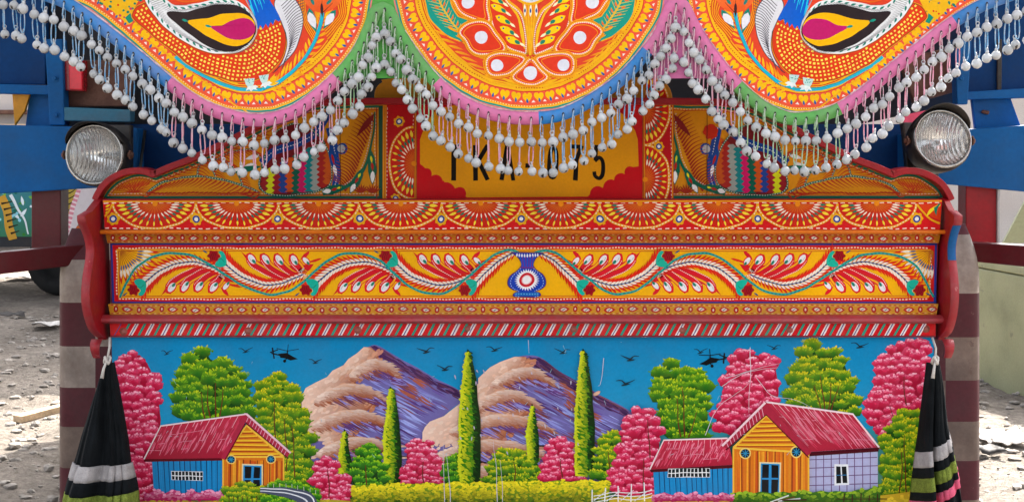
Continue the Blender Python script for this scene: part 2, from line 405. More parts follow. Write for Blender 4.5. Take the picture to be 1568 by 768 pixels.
# --- peacock scallops (the right one mirrors the left one)
eye_black = catmull([(256, 19), (287, 18), (313, 11.5), (339, 7), (360, 8), (375, 14), (386, 27), (392.5, 42), (391, 55), (382, 67), (368, 76.5), (353, 79.5), (339, 78), (317, 70), (295, 57), (273, 38)], 5, True)
eye_yel = catmull([(288, 33), (317, 29), (342, 21.5), (364, 20), (379, 24), (390, 36), (390, 52), (382, 64), (368, 71), (353, 70), (335, 64), (311, 52)], 5, True)
eye_mag = catmull([(322, 41.5), (339, 39), (355, 31), (370, 28), (382, 31), (391, 41), (390, 52), (380, 59), (364, 62), (346, 56.5)], 5, True)
wb_out = catmull([(219, -8), (224, 6), (237, 25), (258, 46), (282, 64), (309, 77), (335, 82), (357, 82), (376, 76), (391, 60)], 6)
wb_top = catmull([(392, 34), (381, 14), (365, 2), (345, -2), (325, 1), (303, 5), (278, 8), (262, 6), (246, -8)], 6)
body = catmull([(222, 5), (210, 10), (203, 20), (205, 30), (236, 56), (264, 78), (287, 97), (313, 111), (338, 120), (364, 125), (390, 122), (409, 113), (424, 99), (433, 84), (437.5, 63), (436, 45), (429, 30)], 5) + \
    [(424, 29), (420, 36), (416, 31), (412, 39), (408, 34), (404, 41), (400, 36), (396, 42), (393, 39)] + catmull([(394, 50), (388, 66), (376, 77), (357, 83), (335, 83), (309, 78), (282, 65), (258, 47), (237, 26), (227, 12)], 5)
wing = catmull([(429, 29), (420, 10), (426, -6), (440, -14), (452, 0), (460, 13), (464.5, 30), (463, 46), (458, 62), (450, 80), (436, 96), (418, 112)], 6) + catmull([(424, 108), (433, 93), (439, 70), (438, 50)], 5)
def peacock(mir):
    B.tf = (lambda x, y: (1620 - x, y)) if mir else (lambda x, y: (x, y))
    side = 'right' if mir else 'left'
    rnd = random.Random(5 + mir)
    B.part('painted_flower_spray', visor, 'lotus flower and leaf spray painted on the %s scallop' % side)
    stem = catmull([(494, 20), (493, 28), (489, 43), (479, 68), (463, 94), (442, 115), (422, 129), (402, 137)], 6)
    # yellow leaf sprays each side of the stem
    for i in range(6, len(stem) - 1, 2):
        p = stem[i]; t = tang(stem, i)
        for sgn in (1, -1):
            L = rnd.uniform(18, 27); ax = -t[0] * .78 + sgn * t[1] * .62; ay = -t[1] * .78 - sgn * t[0] * .62
            q = (p[0] + ax * L, p[1] + ay * L)
            if sgn > 0 and q[0] + q[1] * .6 > 556: continue
            B.leaf(p[0] + ax * 5, p[1] + ay * 5, *q, rnd.uniform(3.4, 5), 'f2b01a', 'e9861a' if rnd.random() < .4 else 'f5c21e')
    for k in range(9):                        # nested lines round the white leaves
        B.stroke(catmull([(470 - k * 1.8, -8 - k), (468 - k * 1.2, 14), (476 - k, 36 + k), (484 - k * .5, 52 + k * 2)], 5), 1.5, 'f0a31a' if k % 2 else 'd3401e')
        B.stroke(catmull([(516 + k * 1.6, 8 - k * 2), (519 + k * 1.4, 22), (508 + k, 36 + k), (497 + k * .6, 46 + k * 2)], 5), 1.5, 'f0a31a' if k % 2 else 'd3401e')
    B.leaf(473, 12, 484, 51, 13, '14806e'); B.leaf(474, 19, 483, 45, 12.5, 'e6e6ee')
    B.leaf(515, 15, 495, 45, 12, '14806e'); B.leaf(512, 21, 497, 40, 12.5, 'e6e6ee')
    B.stroke(stem, 5.2, '18b4cc'); B.stroke(offset(stem, 2.6), .8, '0d7a8c')
    for a, b in (((462, -14), (493, 21)), ((478, -20), (493, 21)), ((508, -20), (494, 21)), ((526, -12), (494, 21)), ((493, -24), (493.5, 21))):
        B.leaf(*b, *a, 18, 'e8531f', 'f27a38', .6)
        B.line(*b, (a[0] + b[0]) / 2, (a[1] + b[1]) / 2, 1.2, '5a1c1c', .4)
    B.leaf(500, 8, 509, -2, 5, '1d7f78'); B.leaf(481, 8, 474, -4, 5, '1d7f78')
    B.leaf(493, 5, 494, 27, 4.5, '3a2326')
    twig = catmull([(268, 87), (277, 95), (302, 111), (338, 129), (370, 136.5), (402, 138)], 6)
    B.stroke(twig, 4.6, '1fb2c8'); B.stroke(offset(twig, 2.8), .9, '0f7484')
    for k in range(7):
        x = 205 + k * 24; y = 46 + k * 17.6
        B.stroke(catmull([(x, y), (x + 14, y + 11), (x + 30, y + 21)], 4), 2.2, 'efaa1a')
    B.leaf(344, 122, 368, 130, 5, 'f2ba1a'); B.leaf(404, 118, 414, 130, 7, 'f2ba1a'); B.leaf(421, 116, 414, 130, 7, 'f2ba1a'); B.leaf(413, 132, 428, 126, 5, 'f2ba1a')
    # little blossoms beyond the tail
    B.fill([(120, -30), (228, -30), (206, 12), (196, 38), (170, 16), (140, -6)], 'e9b31c')
    for k in range(60):
        x = rnd.uniform(128, 214); y = rnd.uniform(-28, 32)
        if x + y * .2 > 214 or y > 4 + (x - 150) * .62: continue
        c = rnd.choice(('c42a5c', 'd8401e', '17806c', 'c42a5c', '0f7a66'))
        if rnd.random() < .45: B.leaf(x, y, x + rnd.uniform(-7, 7), y + rnd.uniform(-7, 7), 4, '0f7a66')
        else: B.disc(x, y, rnd.uniform(1.4, 2.6), c, n=6)
    B.fill([(199, 20), (204, 33), (197, 36), (191, 27)], '0f8a70')
    B.part('painted_peacock', visor, 'peacock with dotted orange body painted on the %s scallop' % side)
    B.stroke(body + body[:1], 3.2, 'f0941a'); B.fill(body, 'dc3a18'); B.stroke(body + body[:1], 1.0, '6a4a1c')
    base = catmull([(200, 24), (236, 59), (264, 81), (287, 100), (313, 114), (338, 123), (364, 128), (392, 125), (412, 115.5), (427, 101), (436, 86), (441, 63), (440, 46), (432, 28)], 8)
    for r in range(9):
        c = resample(offset(base, 6.2 + r * 5.9), 6.6, (r % 2) * 3.3)
        for i, p in enumerate(c):
            if not all(inside((p[0] + a, p[1] + b), body) for a, b in ((3, 0), (-3, 0), (0, 3), (0, -3))): continue
            t = tang(c, i); e = rnd.uniform(1.35, 1.95); g = e * .85; x, y = p[0] + rnd.uniform(-.5, .5), p[1] + rnd.uniform(-.5, .5)
            B.add([(x - t[0] * e - t[1] * g, y - t[1] * e + t[0] * g), (x + t[0] * e - t[1] * g, y + t[1] * e + t[0] * g), (x + t[0] * e + t[1] * g, y + t[1] * e - t[0] * g), (x - t[0] * e + t[1] * g, y - t[1] * e - t[0] * g)], [(0, 1, 2, 3)], jit('f7e45a', .06))
    B.part('painted_wing', visor)
    B.fill(wing, 'dfe0e6'); B.stroke(wing + wing[:1], 1.1, '4a464e')
    for k in range(24):
        f = k / 23
        a = (437 + 6 * math.sin(f * 3.1) - 16 * max(0, f - .7) - 12 * max(0, .3 - f) * 2, 10 + f * 96)
        b = (466 - 3 * f - 48 * max(0, f - .45) ** 1.3, -14 + f * 104)
        B.stroke(catmull([a, ((a[0] + b[0]) / 2 - 1, (a[1] + b[1]) / 2 - 4), b], 5), 1.0, '4c4a55')
    B.part('painted_neck', visor)
    neck = catmull([(374, -20), (384, 12), (392, 40)], 5) + [(396, 46), (399, 39), (403, 45), (407, 37), (411, 43), (414, 34), (418, 39), (421, 30), (427, 33)] + catmull([(430, 30), (420, 12), (413, 0), (408, -20)], 5)
    B.fill(neck, '0a55c0', (392, -10, 404, 40, '0b62cf'))
    for x, y, L in ((382, -6, 30), (388, -6, 26), (395, -10, 26), (401, -8, 14), (384, 8, 20), (392, -10, 18)):
        B.stroke(catmull([(x, y), (x + L * .12, y + L * .5), (x + L * .26, y + L)], 4), 2.6, '1fc0e4', .6)
    B.stroke(catmull([(372, -10), (384, 14), (393, 42)], 6), 1.4, '9aa7b4')
    B.part('painted_head', visor)
    B.stroke(catmull([(392, -14), (388, -50), (394, -84), (404, -104)], 8), 36, '0a55c0', 17)
    B.disc(406, -112, 12, '0a55c0', n=18); B.leaf(414, -114, 434, -106, 7, 'e8a814'); B.disc(410, -115, 3.4, 'f2f2f2', n=10); B.disc(411, -115, 1.6, '111111', n=8)
    for k in range(5):
        a = R(-150 + k * 24); B.line(404, -122, 404 + 24 * math.cos(a), -122 + 24 * math.sin(a), 1.4, '0f7a66'); B.disc(404 + 26 * math.cos(a), -122 + 26 * math.sin(a), 3.2, 'f0b01c', n=8)
    for k in range(26):
        f = k / 25; x = 250 + 250 * f; y = -60 - 70 * math.sin(f * 3.1)
        if abs(x - 400) > 32: B.leaf(x, y, x + rnd.uniform(-10, 10), y - rnd.uniform(16, 34), 8, rnd.choice(('f2b01a', '12806e', 'e6e6ee', 'c42a5c')))
    B.part('painted_tail_eye', visor, 'black, yellow and magenta eye of the painted peacock tail')
    B.fill(wb_out + wb_top, 'e9ecee')
    for crv, d0 in ((resample(offset(wb_out, 4), 12, 2), 1), (resample(offset(wb_top, 4), 11, 4), -1)):
        for i, p in enumerate(crv):
            t = tang(crv, i); B.leaf(p[0] - t[0] * 4 + t[1] * 1.5, p[1] - t[1] * 4 - t[0] * 1.5, p[0] + t[0] * 4 - t[1] * 1.5, p[1] + t[1] * 4 + t[0] * 1.5, 3.2, '12806e')
    for i, p in enumerate(resample(offset(wb_out, 6), 4, 2)):
        B.line(p[0], p[1], p[0] + 15, p[1] + 5, .8, '6f7076', .3)
    for i, p in enumerate(resample(offset(wb_top, 6), 4, 2)):
        B.line(p[0], p[1], p[0] - 9, p[1] + 4, .7, '6f7076', .3)
    B.fill(eye_black, '2b2226'); B.fill(eye_yel, 'f4b608'); B.fill(eye_mag, 'bf1c68')
    B.leaf(279, 30, 290, 33.5, 4.2, '12907e'); B.leaf(314, 40, 325, 42, 4, '12907e')
    B.stroke(catmull([(380, 14), (392, 34), (393.5, 52), (385, 67)], 6), 1.6, 'c9c2b4')
    B.stroke(catmull([(250, -10), (280, 2), (310, 0), (330, -8)], 6), 3, 'e8601c')
    B.part('painted_foot', visor)
    for x, y in ((382, 124), (404, 119)):
        B.fill([(x - 8, y - 3), (x + 8, y - 5), (x + 7, y + 4), (x + 3, y + 11), (x - 1, y + 11), (x - 5, y + 5)], 'bfe0dc')
        for k in range(8): B.disc(x + rnd.uniform(-5, 6), y + rnd.uniform(-4, 3), .9, '2b9a92', n=5)
        B.fill([(x - 2, y + 9), (x + 9, y + 6), (x + 14, y + 9), (x + 10, y + 11), (x + 13, y + 14), (x + 6, y + 13), (x + 3, y + 17), (x, y + 13), (x - 5, y + 15)], 'e4eceb')
    B.tf = lambda x, y: (x, y)
peacock(False); peacock(True)

# --- flower medallion of the middle scallop
def both(fn):
    fn(); B.tf = lambda x, y: (1624 - x, y); fn(); B.tf = lambda x, y: (x, y)
def petal(pts, dot, r):
    c = catmull(pts, 6, True); B.stroke(c + c[:1], 10, 'f0a416'); B.stroke(c + c[:1], 7.0, 'd8391f')
    B.stroke(c + c[:1], 5.4, 'f3b01c'); B.fill(c, 'e03a20')
    B.dash(c + c[:1], 2.0, 'f3dcd6', 2, 1.4)
    cc = [(dot[0] + (x - dot[0]) * .84, dot[1] + (y - dot[1]) * .84) for x, y in c]; B.stroke(cc + cc[:1], 1.1, 'f09a1a')
    B.disc(*dot, r, 'dfe3ee', n=20)
def med():
    B.part('painted_medallion_leaf', visor)
    lf = catmull([(646, -30), (651, 0), (656, 22), (669, 40), (687, 55), (707, 64)], 5) + catmull([(701, 52), (705, 44), (716, 31)], 3) + catmull([(702, 26), (691, 10), (687, -10), (686, -30)], 5)
    B.stroke(lf + lf[:1], 4, 'f0ac1a'); B.fill(lf, '139a86')
    rib = catmull([(664, -30), (672, 0), (684, 22), (703, 47)], 8); B.stroke(rib, 2.4, 'e9b52a')
    for i, p in enumerate(resample(rib, 6, 2)):
        for sgn, L in ((1, 24), (-1, 20)):
            ax, ay = (-.88, -.2) if sgn > 0 else (.35, -.9)
            q = (p[0] + ax * L, p[1] + ay * L)
            if inside(q, lf): pass
            else: q = (p[0] + ax * L * .55, p[1] + ay * L * .55)
            B.line(*p, *q, 1.2, 'e2c030', .5)
            if i % 2: B.leaf(p[0] + ax * L * .2, p[1] + ay * L * .2 + 2.5, p[0] + ax * L * .6, p[1] + ay * L * .6 + 2.5, 3, 'ec6a2e')
    for k in range(9):                      # slim leaves under the teal leaf
        f = k / 8; x = 664 + 84 * f; y = 46 + 78 * f ** .9
        B.leaf(x, y, x + 24 + 6 * f, y + 10 - 4 * f, 3.8, 'f2b31a', 'e87c1c')
        B.leaf(x + 22, y - 4, x + 42, y + 5, 3.2, 'f2b31a', 'e87c1c')
    B.stroke(catmull([(650, 26), (672, 58), (706, 92), (746, 122), (790, 134)], 6), 2.2, 'f2b01a')
    B.part('painted_medallion_feather', visor)
    pod = catmull([(745, -30), (748, 2), (752, 31), (762, 56), (781, 73), (805, 83)], 6) + catmull([(806, 62), (802, 37), (792, 17), (774, 0), (768, -30)], 6)
    B.stroke(pod + pod[:1], 9, 'f0a81a'); B.fill(pod, 'dc3a20')
    for k in range(9): B.stroke(catmull([(770 + k * 3.2 - 8, -12 + k * 3), (790 + k * 1.4, 22 + k * 3), (803, 76)], 6), 1.2, 'f0ae1c' if k % 2 else 'f3c522')
    for x, y in ((757, -16), (759, -1), (763, 13), (769, 30), (776, 46), (785, 61)):
        B.leaf(x - 11, y - 5, x + 17, y + 9, 10.5, 'f7d40e', 'f3c81a', .38); B.leaf(x + 4, y + 1, x + 13, y + 8, 5.6, '17806a'); B.leaf(x + 11, y + 5.5, x + 20, y + 12, 4, 'f4eec0')
        B.disc(x - 5.5, y - 2.5, 1.5, '24549a', n=6)
    B.dash(pod + pod[:1], 2.0, 'f3ddd6', 2, 1.4)
    B.part('painted_petal', visor)
    petal([(690, -14), (698, 6), (708, 19), (726, 28), (747, 34), (746, 10), (744, -14), (720, -30)], (717, 3), 10)
    petal([(704, 50), (712, 40), (728, 34), (744, 37), (756, 50), (773, 74), (755, 81), (736, 83), (722, 77), (714, 62)], (736.5, 58), 10)
    petal([(745, 100), (748, 89), (760, 82.5), (776, 83), (802, 90), (790, 104), (776, 113), (760, 115.5), (749, 111)], (761, 100), 9.6)
    B.part('painted_leaf_tip', visor)
    B.leaf(768, 121, 794, 129, 4.6, 'f2b31a'); B.leaf(778, 119, 804, 130, 4.6, 'f2b31a')
both(med)
for _mir in (False, True):                 # the medallion repeats upside down above its white disc
    B.tf = (lambda x, y: (1624 - x, -44 - y)) if _mir else (lambda x, y: (x, -44 - y)); med()
B.tf = lambda x, y: (x, y)
B.part('painted_medallion_stalk', visor)
st = [(797, -30), (800, 0), (806, 40), (809, 84), (815, 84), (818, 40), (824, 0), (827, -30)]
B.fill(st, 'e8601c')
for k in range(9): B.line(798 + k * 3.5, -20, 811 + k * .25, 86, 1.5, 'f4bd1c' if k % 2 else 'f0a416')
for x in (803, 812, 821): B.leaf(x, 26, x, 4, 4.4, 'f3efd8'); B.leaf(x, 20, x, 12, 3, '2c4a8c')
B.part('painted_petal', visor)
petal([(812, 92), (800, 104), (786, 118), (800, 127), (812, 129), (824, 127), (838, 118), (824, 104)], (812, 112), 10.5)
B.part('painted_medallion_disc', visor)
B.disc(812, -22, 30, 'f0b01c', n=28); B.disc(812, -22, 26, 'd5d9e2', n=28)
for k in range(20): B.disc(812 + random.uniform(-18, 18), -6 + random.uniform(-8, 6), 1.2, '8e9ab0', n=6)
B.build()

# ------------------------------------------------------------------ bead pendants
def ring_mesh(name, L, W, r, mat, n=20):
    P_ = []
    for k in range(n):                     # long oval chain link standing in the x-z plane, top at z = 0
        a = 2 * math.pi * k / n
        P_.append((W / 2 * math.copysign(abs(math.cos(a)) ** .7, math.cos(a)), 0, -L / 2 + L / 2 * math.copysign(abs(math.sin(a)) ** .8, math.sin(a))))
    V, Fc = rod(P_, r, 6, True); me = bpy.data.meshes.new(name); me.from_pydata([tuple(v) for v in V], [], Fc)
    me.polygons.foreach_set('use_smooth', [True] * len(me.polygons)); me.materials.append(M[mat]); return me
def bead_mesh(name, seed):
    rnd = random.Random(seed); bm = bmesh.new()
    bmesh.ops.create_uvsphere(bm, u_segments=20, v_segments=14, radius=.0118)
    for v in bm.verts:
        z = v.co.z / .0118
        if abs(z) < .12: v.co.x *= 1.03; v.co.y *= 1.03        # seam of the two half shells
        v.co *= 1 + rnd.uniform(-.018, .018)
    # narrow slot across the lower half
    for v in bm.verts:
        if v.co.z < -.004 and abs(v.co.x) < .0018: v.co *= .9
    g = bmesh.ops.create_cone(bm, segments=10, radius1=.0046, radius2=.0034, depth=.007, cap_ends=True)
    bmesh.ops.translate(bm, verts=g['verts'], vec=(0, 0, .0145))
    P_ = [(.0042 * math.cos(a), 0, .0205 + .0046 * math.sin(a)) for a in [2 * math.pi * k / 12 for k in range(12)]]
    V, Fc = rod(P_, .0013, 6, True); vs_ = [bm.verts.new(v) for v in V]
    for f in Fc: bm.faces.new([vs_[i] for i in f])
    bmesh.ops.recalc_face_normals(bm, faces=bm.faces)
    me = bpy.data.meshes.new(name); bm.to_mesh(me); bm.free()
    me.polygons.foreach_set('use_smooth', [True] * len(me.polygons)); me.materials.append(M['bead']); me.materials.append(M['black'])
    for f in me.polygons:
        c = f.center
        if c.z < -.0035 and abs(c.x) < .0017 and c.length < .0117: f.material_index = 1
    return me
BEADS = [bead_mesh('bead', i) for i in range(4)]
HOOK = {k: ring_mesh('hook', .030, .0075, .0016, 'link_' + k) for k in ('pink', 'blue', 'green')}
LINK = {k: ring_mesh('chain_link', .052, .011, .0016, 'link_' + k) for k in ('pink', 'blue', 'green')}
HOLE = bpy.data.meshes.new('hook_hole')
_v = [(.0030 * math.cos(a), 0, .0055 * math.sin(a)) for a in [2 * math.pi * k / 10 for k in range(10)]]
HOLE.from_pydata(_v, [], [tuple(range(10))]); HOLE.materials.append(M['black'])
ORD = ['first', 'second', 'third', 'fourth', 'fifth', 'sixth', 'seventh', 'eighth', 'ninth', 'tenth', 'eleventh', 'twelfth', 'thirteenth', 'fourteenth', 'fifteenth', 'sixteenth', 'seventeenth', 'eighteenth', 'nineteenth', 'twentieth']
def ordinal(n):
    if n < 20: return ORD[n]
    t = {2: 'twenty', 3: 'thirty', 4: 'forty'}[(n + 1) // 10]
    return (t[:-1] + 'ieth') if (n + 1) % 10 == 0 else t + '-' + ORD[(n + 1) % 10 - 1]
hooks = [p for p in resample(offset(OUT, 6.5), 16.5, 4) if -40 < p[0] < 1612]
runs = {'left': [], 'middle': [], 'right': []}
for p in hooks: runs['left' if p[0] < 585 else 'middle' if p[0] < 1037 else 'right'].append(p)
rnd = random.Random(3)
def child(name, me, parent, loc, rot=(0, 0, 0), sc_=1.):
    o = bpy.data.objects.new(name, me); link(o, parent); o.location = loc; o.rotation_euler = rot; o.scale = (sc_,) * 3; return o
for run, ps in runs.items():
    for i, p in enumerate(ps):
        k = colour_at(p[0]); q = at(p[0], p[1], VY)
        e = empty('bead_pendant', (q[0], VY - .012, q[2]))
        tag(e, 'double white bead pendant with %s links, %s from the left along the %s scallop' % (k, ordinal(i), run), 'bead pendant', 'bead pendants hung along the visor rim')
        e.rotation_euler = (rnd.uniform(-.03, .03), rnd.gauss(0, .02), rnd.uniform(-.5, .5))
        d1 = rnd.uniform(-.005, .004)
        child('hook', HOOK[k], e, (0, .0035, .004), (.12, 0, R(90) + rnd.uniform(-.5, .5)))
        child('bead', rnd.choice(BEADS), e, (0, 0, -.050 + d1), (rnd.uniform(-.2, .2), rnd.uniform(-.15, .15), rnd.uniform(0, 6)), rnd.uniform(.90, 1.08))
        child('chain_link', LINK[k], e, (0, .002, -.0175 + d1 + .012), (0, 0, rnd.uniform(0, 3)), .62)
        L = rnd.uniform(.94, 1.06)
        child('chain_link', LINK[k], e, (0, 0, -.055 + d1), (0, rnd.uniform(-.06, .06), rnd.uniform(0, 3)), L)
        child('bead', rnd.choice(BEADS), e, (rnd.uniform(-.002, .002), 0, -.050 + d1 - .0215 - .0455 * L - .004), (rnd.uniform(-.25, .25), rnd.uniform(-.2, .2), rnd.uniform(0, 6)), rnd.uniform(.86, 1.05))
        h = child('hook_hole', HOLE, visor, (q[0] + .0005, VY - .0088, q[2] + .004))

# ------------------------------------------------------------------ upper board: wings, fan strips, number board
HY = .03
WL = catmull([(156, 307), (160, 298), (168, 286), (180, 276), (197, 268), (214, 265.5), (228, 267), (239, 271.5)], 4) + catmull([(239, 271.5), (267, 259.5), (302, 246), (360, 218), (420, 187), (455, 170), (500, 162), (590, 160)], 5)[1:]
WR = [(1602 - x, y) for x, y in reversed(WL)]
header = slab('header_board', WL + WR, HY, HY + .03, 'wood', truck, 0, 'shaded upper board with painted wings and the registration plate')
def trim(px, wd, Y0, Y1, mat, name, parent):
    """edging board along a pixel outline: wd pixels wide outside it, from Y0 (front) to Y1"""
    inn = [(x, y + .6) for x, y in px]; out = offset(px, wd); V = []; Fc = []; n = len(px)
    for a, b in zip(inn, out):
        p, q = at(*a, HY), at(*b, HY)
        V += [(p[0], Y1, p[2]), (p[0], Y0, p[2]), (q[0], Y0, q[2]), (q[0], Y1, q[2])]
    for i in range(n - 1):
        for j in range(4): Fc.append((4 * i + j, 4 * i + (j + 1) % 4, 4 * i + 4 + (j + 1) % 4, 4 * i + 4 + j))
    Fc += [(0, 1, 2, 3), (4 * n - 4, 4 * n - 3, 4 * n - 2, 4 * n - 1)]
    return bevel(mesh_obj(name, V, Fc, mat, parent), .003)
trim(WL + [(800, 160)], 9.5, HY - .045, HY + .03, 'red', 'edging', header)
trim([(802, 160)] + WR, 9.5, HY - .045, HY + .03, 'red', 'edging', header)
# rounded orange crest behind the top edge
slab('crest_board', catmull([(574, 170), (574, 140), (585, 126), (605, 120), (800, 112), (1000, 120), (1020, 128), (1029, 145), (1029, 170)], 4), HY + .06, HY + .09, 'orange', truck, .002)
B = Board(HY)
B.part('painted_ground', header)
B.fill(WL + WR, 'cf8a14')
def wing(mir):
    B.tf = (lambda x, y: (1604 - x, y)) if mir else (lambda x, y: (x, y))
    rnd = random.Random(9)
    ol = [p for p in WL]; B.part('painted_wing_border', header)
    line = ol[2:-2] + [(580, 160)]
    B.stroke(offset(line, -3.2), 3.4, '10705c'); B.dash(offset(line, -6.4), 1.2, 'ddb9a0', 3, 2); B.stroke(offset(line, -8.2), 1.2, 'b8301c')
    B.stroke([(160, 302), (586, 302)], 4, '10604e'); B.stroke([(166, 298.5), (580, 298.5)], 1.4, 'b8482a'); B.dash([(170, 296.6), (578, 296.6)], 1.2, 'e0c0a8', 3, 2)
    B.stroke([(583, 303), (583, 162)], 6, '0d4a3a'); B.stroke([(577, 303), (577, 165)], 1.4, '8a2a1c'); B.dash([(574.5, 300), (574.5, 168)], 1.2, 'e0c0a8', 3, 2)
    B.stroke([(587.5, 306), (587.5, 160)], 2, 'd8901a')
    B.part('painted_wing_scroll', header)
    # end lobe: fanned strokes
    for k in range(18):
        a = R(-172 + k * 9.4)
        x1, y1 = 206 + 32 * math.cos(a), 298 + 27 * math.sin(a)
        B.line(206 + rnd.uniform(-4, 4), 295, x1, max(274, y1), 1.5, 'b8361a', .5)
    for k in range(12): B.leaf(178 + k * 4, 292 - k * .5, 186 + k * 4.4, 280 - k * .6, 2.4, 'c4421a')
    # long leaf
    up = catmull([(224, 298), (240, 284), (262, 275), (300, 270), (350, 277), (380, 287), (398, 296)], 6)
    B.fill(up + [(398, 298), (224, 298)], 'd08c16'); B.stroke(up, 3.4, '0f6e5e'); B.dash(up, 1.0, 'd8d0b0', 2, 2)
    for i, p in enumerate(resample(up, 7, 8)):
        B.stroke(catmull([(p[0] + 2, p[1] + 3), (p[0] - 6, p[1] + 9), (p[0] - 18, min(296, p[1] + 16))], 4), 2.6, 'b03018', .5)
        B.leaf(p[0] + 4, 294, p[0] - 6, 297, 2.6, 'a82a18')
    # upper scrolls
    for pts in (((302, 269), (306, 254), (322, 246), (345, 246), (362, 262), (372, 283)), ((330, 270), (326, 256), (334, 244), (360, 232), (392, 232), (402, 262), (398, 290))):
        c = catmull(pts, 6); B.stroke(c, 3.2, '0f6e5e'); B.dash(c, 1.0, 'd8d0b0', 2, 2)
        for i, p in enumerate(resample(c, 5, 3)):
            B.stroke(catmull([p, (p[0] + 8, p[1] + 3), (p[0] + 17, p[1] + 10)], 4), 2.2, 'b8381a', .5)
    for k in range(22):
        x = 250 + k * 8; y = 268 - k * 3.6 + 3
        if y > 200: B.stroke(catmull([(x, y), (x + 10, y + 4), (x + 22, y + 4)], 4), 2.2, 'b8381a', .5)
    B.part('painted_bird', header, 'dark painted peacock on the %s of the upper board' % ('right' if mir else 'left'))
    # body of zigzag stripes
    cols = ('8a1a22', 'c9d018', '8f1c28', '20408c', 'c2501a', '0d5a48', 'c01460', '0f7a80', '8e9a96', '9a2420', 'b8501a')
    bodyp = catmull([(400, 268), (398, 285), (412, 297), (450, 298.5), (490, 292), (506, 280), (508, 255), (500, 225), (480, 200), (450, 190), (420, 205), (405, 240)], 5, True)
    B.fill(bodyp, '6a1820')
    for j, c in enumerate(cols):
        x0 = 404 + j * 9.6; yb = 297 - max(0, j - 7) * 4.5; yt = 262 - j * 5.2
        L_, R_ = [], []; n = int((yb - yt) / 4)
        for k in range(n + 1):
            y = yt + k * 4; e = 3.6 if k % 2 else -1.2; lean = -(y - 260) * .04
            L_.append((x0 - 2 - e + lean, y)); R_.append((x0 + 8 + e + lean, y))
        B.fill(L_ + R_[::-1], c)
    for pts, c in ((((400, 250), (420, 232), (450, 222), (480, 206), (500, 180), (510, 165)), '123c86'), (((505, 195), (512, 230), (517, 262), (512, 285)), '16408c')):
        cc = catmull(pts, 6); B.stroke(cc, 13, c, 9); B.dash(cc, 1.3, 'c8d0d8', 2, 2)
    B.stroke(bodyp + bodyp[:1], 2.6, '0e5e50'); B.dash(bodyp + bodyp[:1], 1, 'd0d0b8', 2, 2)
    for x, y, x1, y1 in ((388, 250, 370, 258), (396, 238, 376, 243)): B.leaf(x, y, x1, y1, 7, 'd8dce0')
    B.leaf(400, 255, 340, 264, 10, '0f6450'); B.leaf(372, 257, 344, 263, 5, 'dfe3e6')
    B.disc(524, 228, 9, '14408c'); B.disc(523, 228, 6.5, 'a8aeb4')
    if mir: B.disc(516, 202, 11, 'b82a14', bump=.12, n=22)
    B.leaf(505, 224, 520, 276, 12, '14408c'); B.leaf(512, 252, 515, 270, 6, 'e0e4ea'); B.leaf(508, 236, 513, 253, 4, 'a8201c')
    B.part('painted_leaf_spray', header)
    for k in range(24):
        f = k / 23; x, y = 530 + 42 * f, 292 - 105 * f ** 1.2
        B.stroke(catmull([(x, y), (x - 10, y - 12), (x - 30 + 8 * f, y - 20)], 5), 3, '9a2c18', .5)
    main = catmull([(494, 296), (520, 290), (545, 274), (562, 248), (571, 210), (574, 172)], 6); B.stroke(main, 7, '0d5e48', 2); B.dash(offset(main, 4), 1.2, 'c8ccc0', 2, 2)
    B.leaf(573, 175, 546, 210, 9, '7a1a1c')
    for a, b in (((556, 256), (536, 296)), ((568, 226), (571, 284)), ((530, 284), (492, 295))):
        B.leaf(*a, *b, 14, '0d5e48', None, .62); m = lambda f: (a[0] + (b[0] - a[0]) * f, a[1] + (b[1] - a[1]) * f)
        B.leaf(*m(.62), *m(.95), 7.5, 'e6e8e8'); B.leaf(*m(.38), *m(.62), 4.4, 'a8201c'); B.leaf(*m(.2), *m(.4), 3.4, 'd6d61c')
    for cx in (553, 571):
        for k in range(7):
            a = R(-150 + k * 20); B.leaf(cx, 296, cx + 15 * math.cos(a), 296 + 15 * math.sin(a), 2.6, '9a2c18')
    B.part('painted_wing_mark', header); B.stroke([(521, 168), (522, 300)], 1.0, '3a241c')
    B.tf = lambda x, y: (x, y)
wing(False); wing(True)
def strip_ground(x0, x1):
    B.part('painted_fan_strip', header); B.rect(x0, 160, x1, 307, 'b50f1c')
    for x, e in ((x0 + 1.7, 1.8), (x1 - 1.7, -1.8)): B.stroke([(x, 306), (x, 160)], 2, 'd88a18'); B.dash([(x + e, 306), (x + e, 160)], 1, 'e6d0c0', 3, 3)
strip_ground(589, 637)
B.fan(634, 250, R(90), R(270), 38, 55, 14, 1.1); B.flower(611, 186); B.flower(606, 303, 7)
strip_ground(985, 1031); B.fan(988, 168, R(-90), R(90), 37, 54, 14, 1.1); B.fan(988, 274, R(-90), R(90), 37, 52, 14, 1.1); B.flower(1009, 224)
plate = slab('registration_plate', [(638, 158), (984, 158), (984, 305), (638, 305)], HY - .004, HY + .01, 'red', header, 0)
o_ = Board(HY - .0042); Bp = B; B = o_
B.part('plate_ground', plate)
B.rect(638, 158, 984, 305, 'c0101c')
yc = [(643, 214), (652, 190), (668, 168), (700, 160), (930, 160), (956, 176), (972, 200), (977, 214), (977, 254)] + [(968, 256), (962, 264), (957, 268), (955, 270), (948, 269), (942, 275), (938, 277), (931, 276), (925, 282), (922, 288), (912, 286), (904, 296), (900, 301)]
yc += [(716, 302), (708, 298), (704, 290), (694, 287), (686, 289), (684, 283), (679, 277), (669, 279), (667, 272), (661, 269), (657, 262), (648, 254), (643, 250)]
B.fill(yc, 'dd9712')
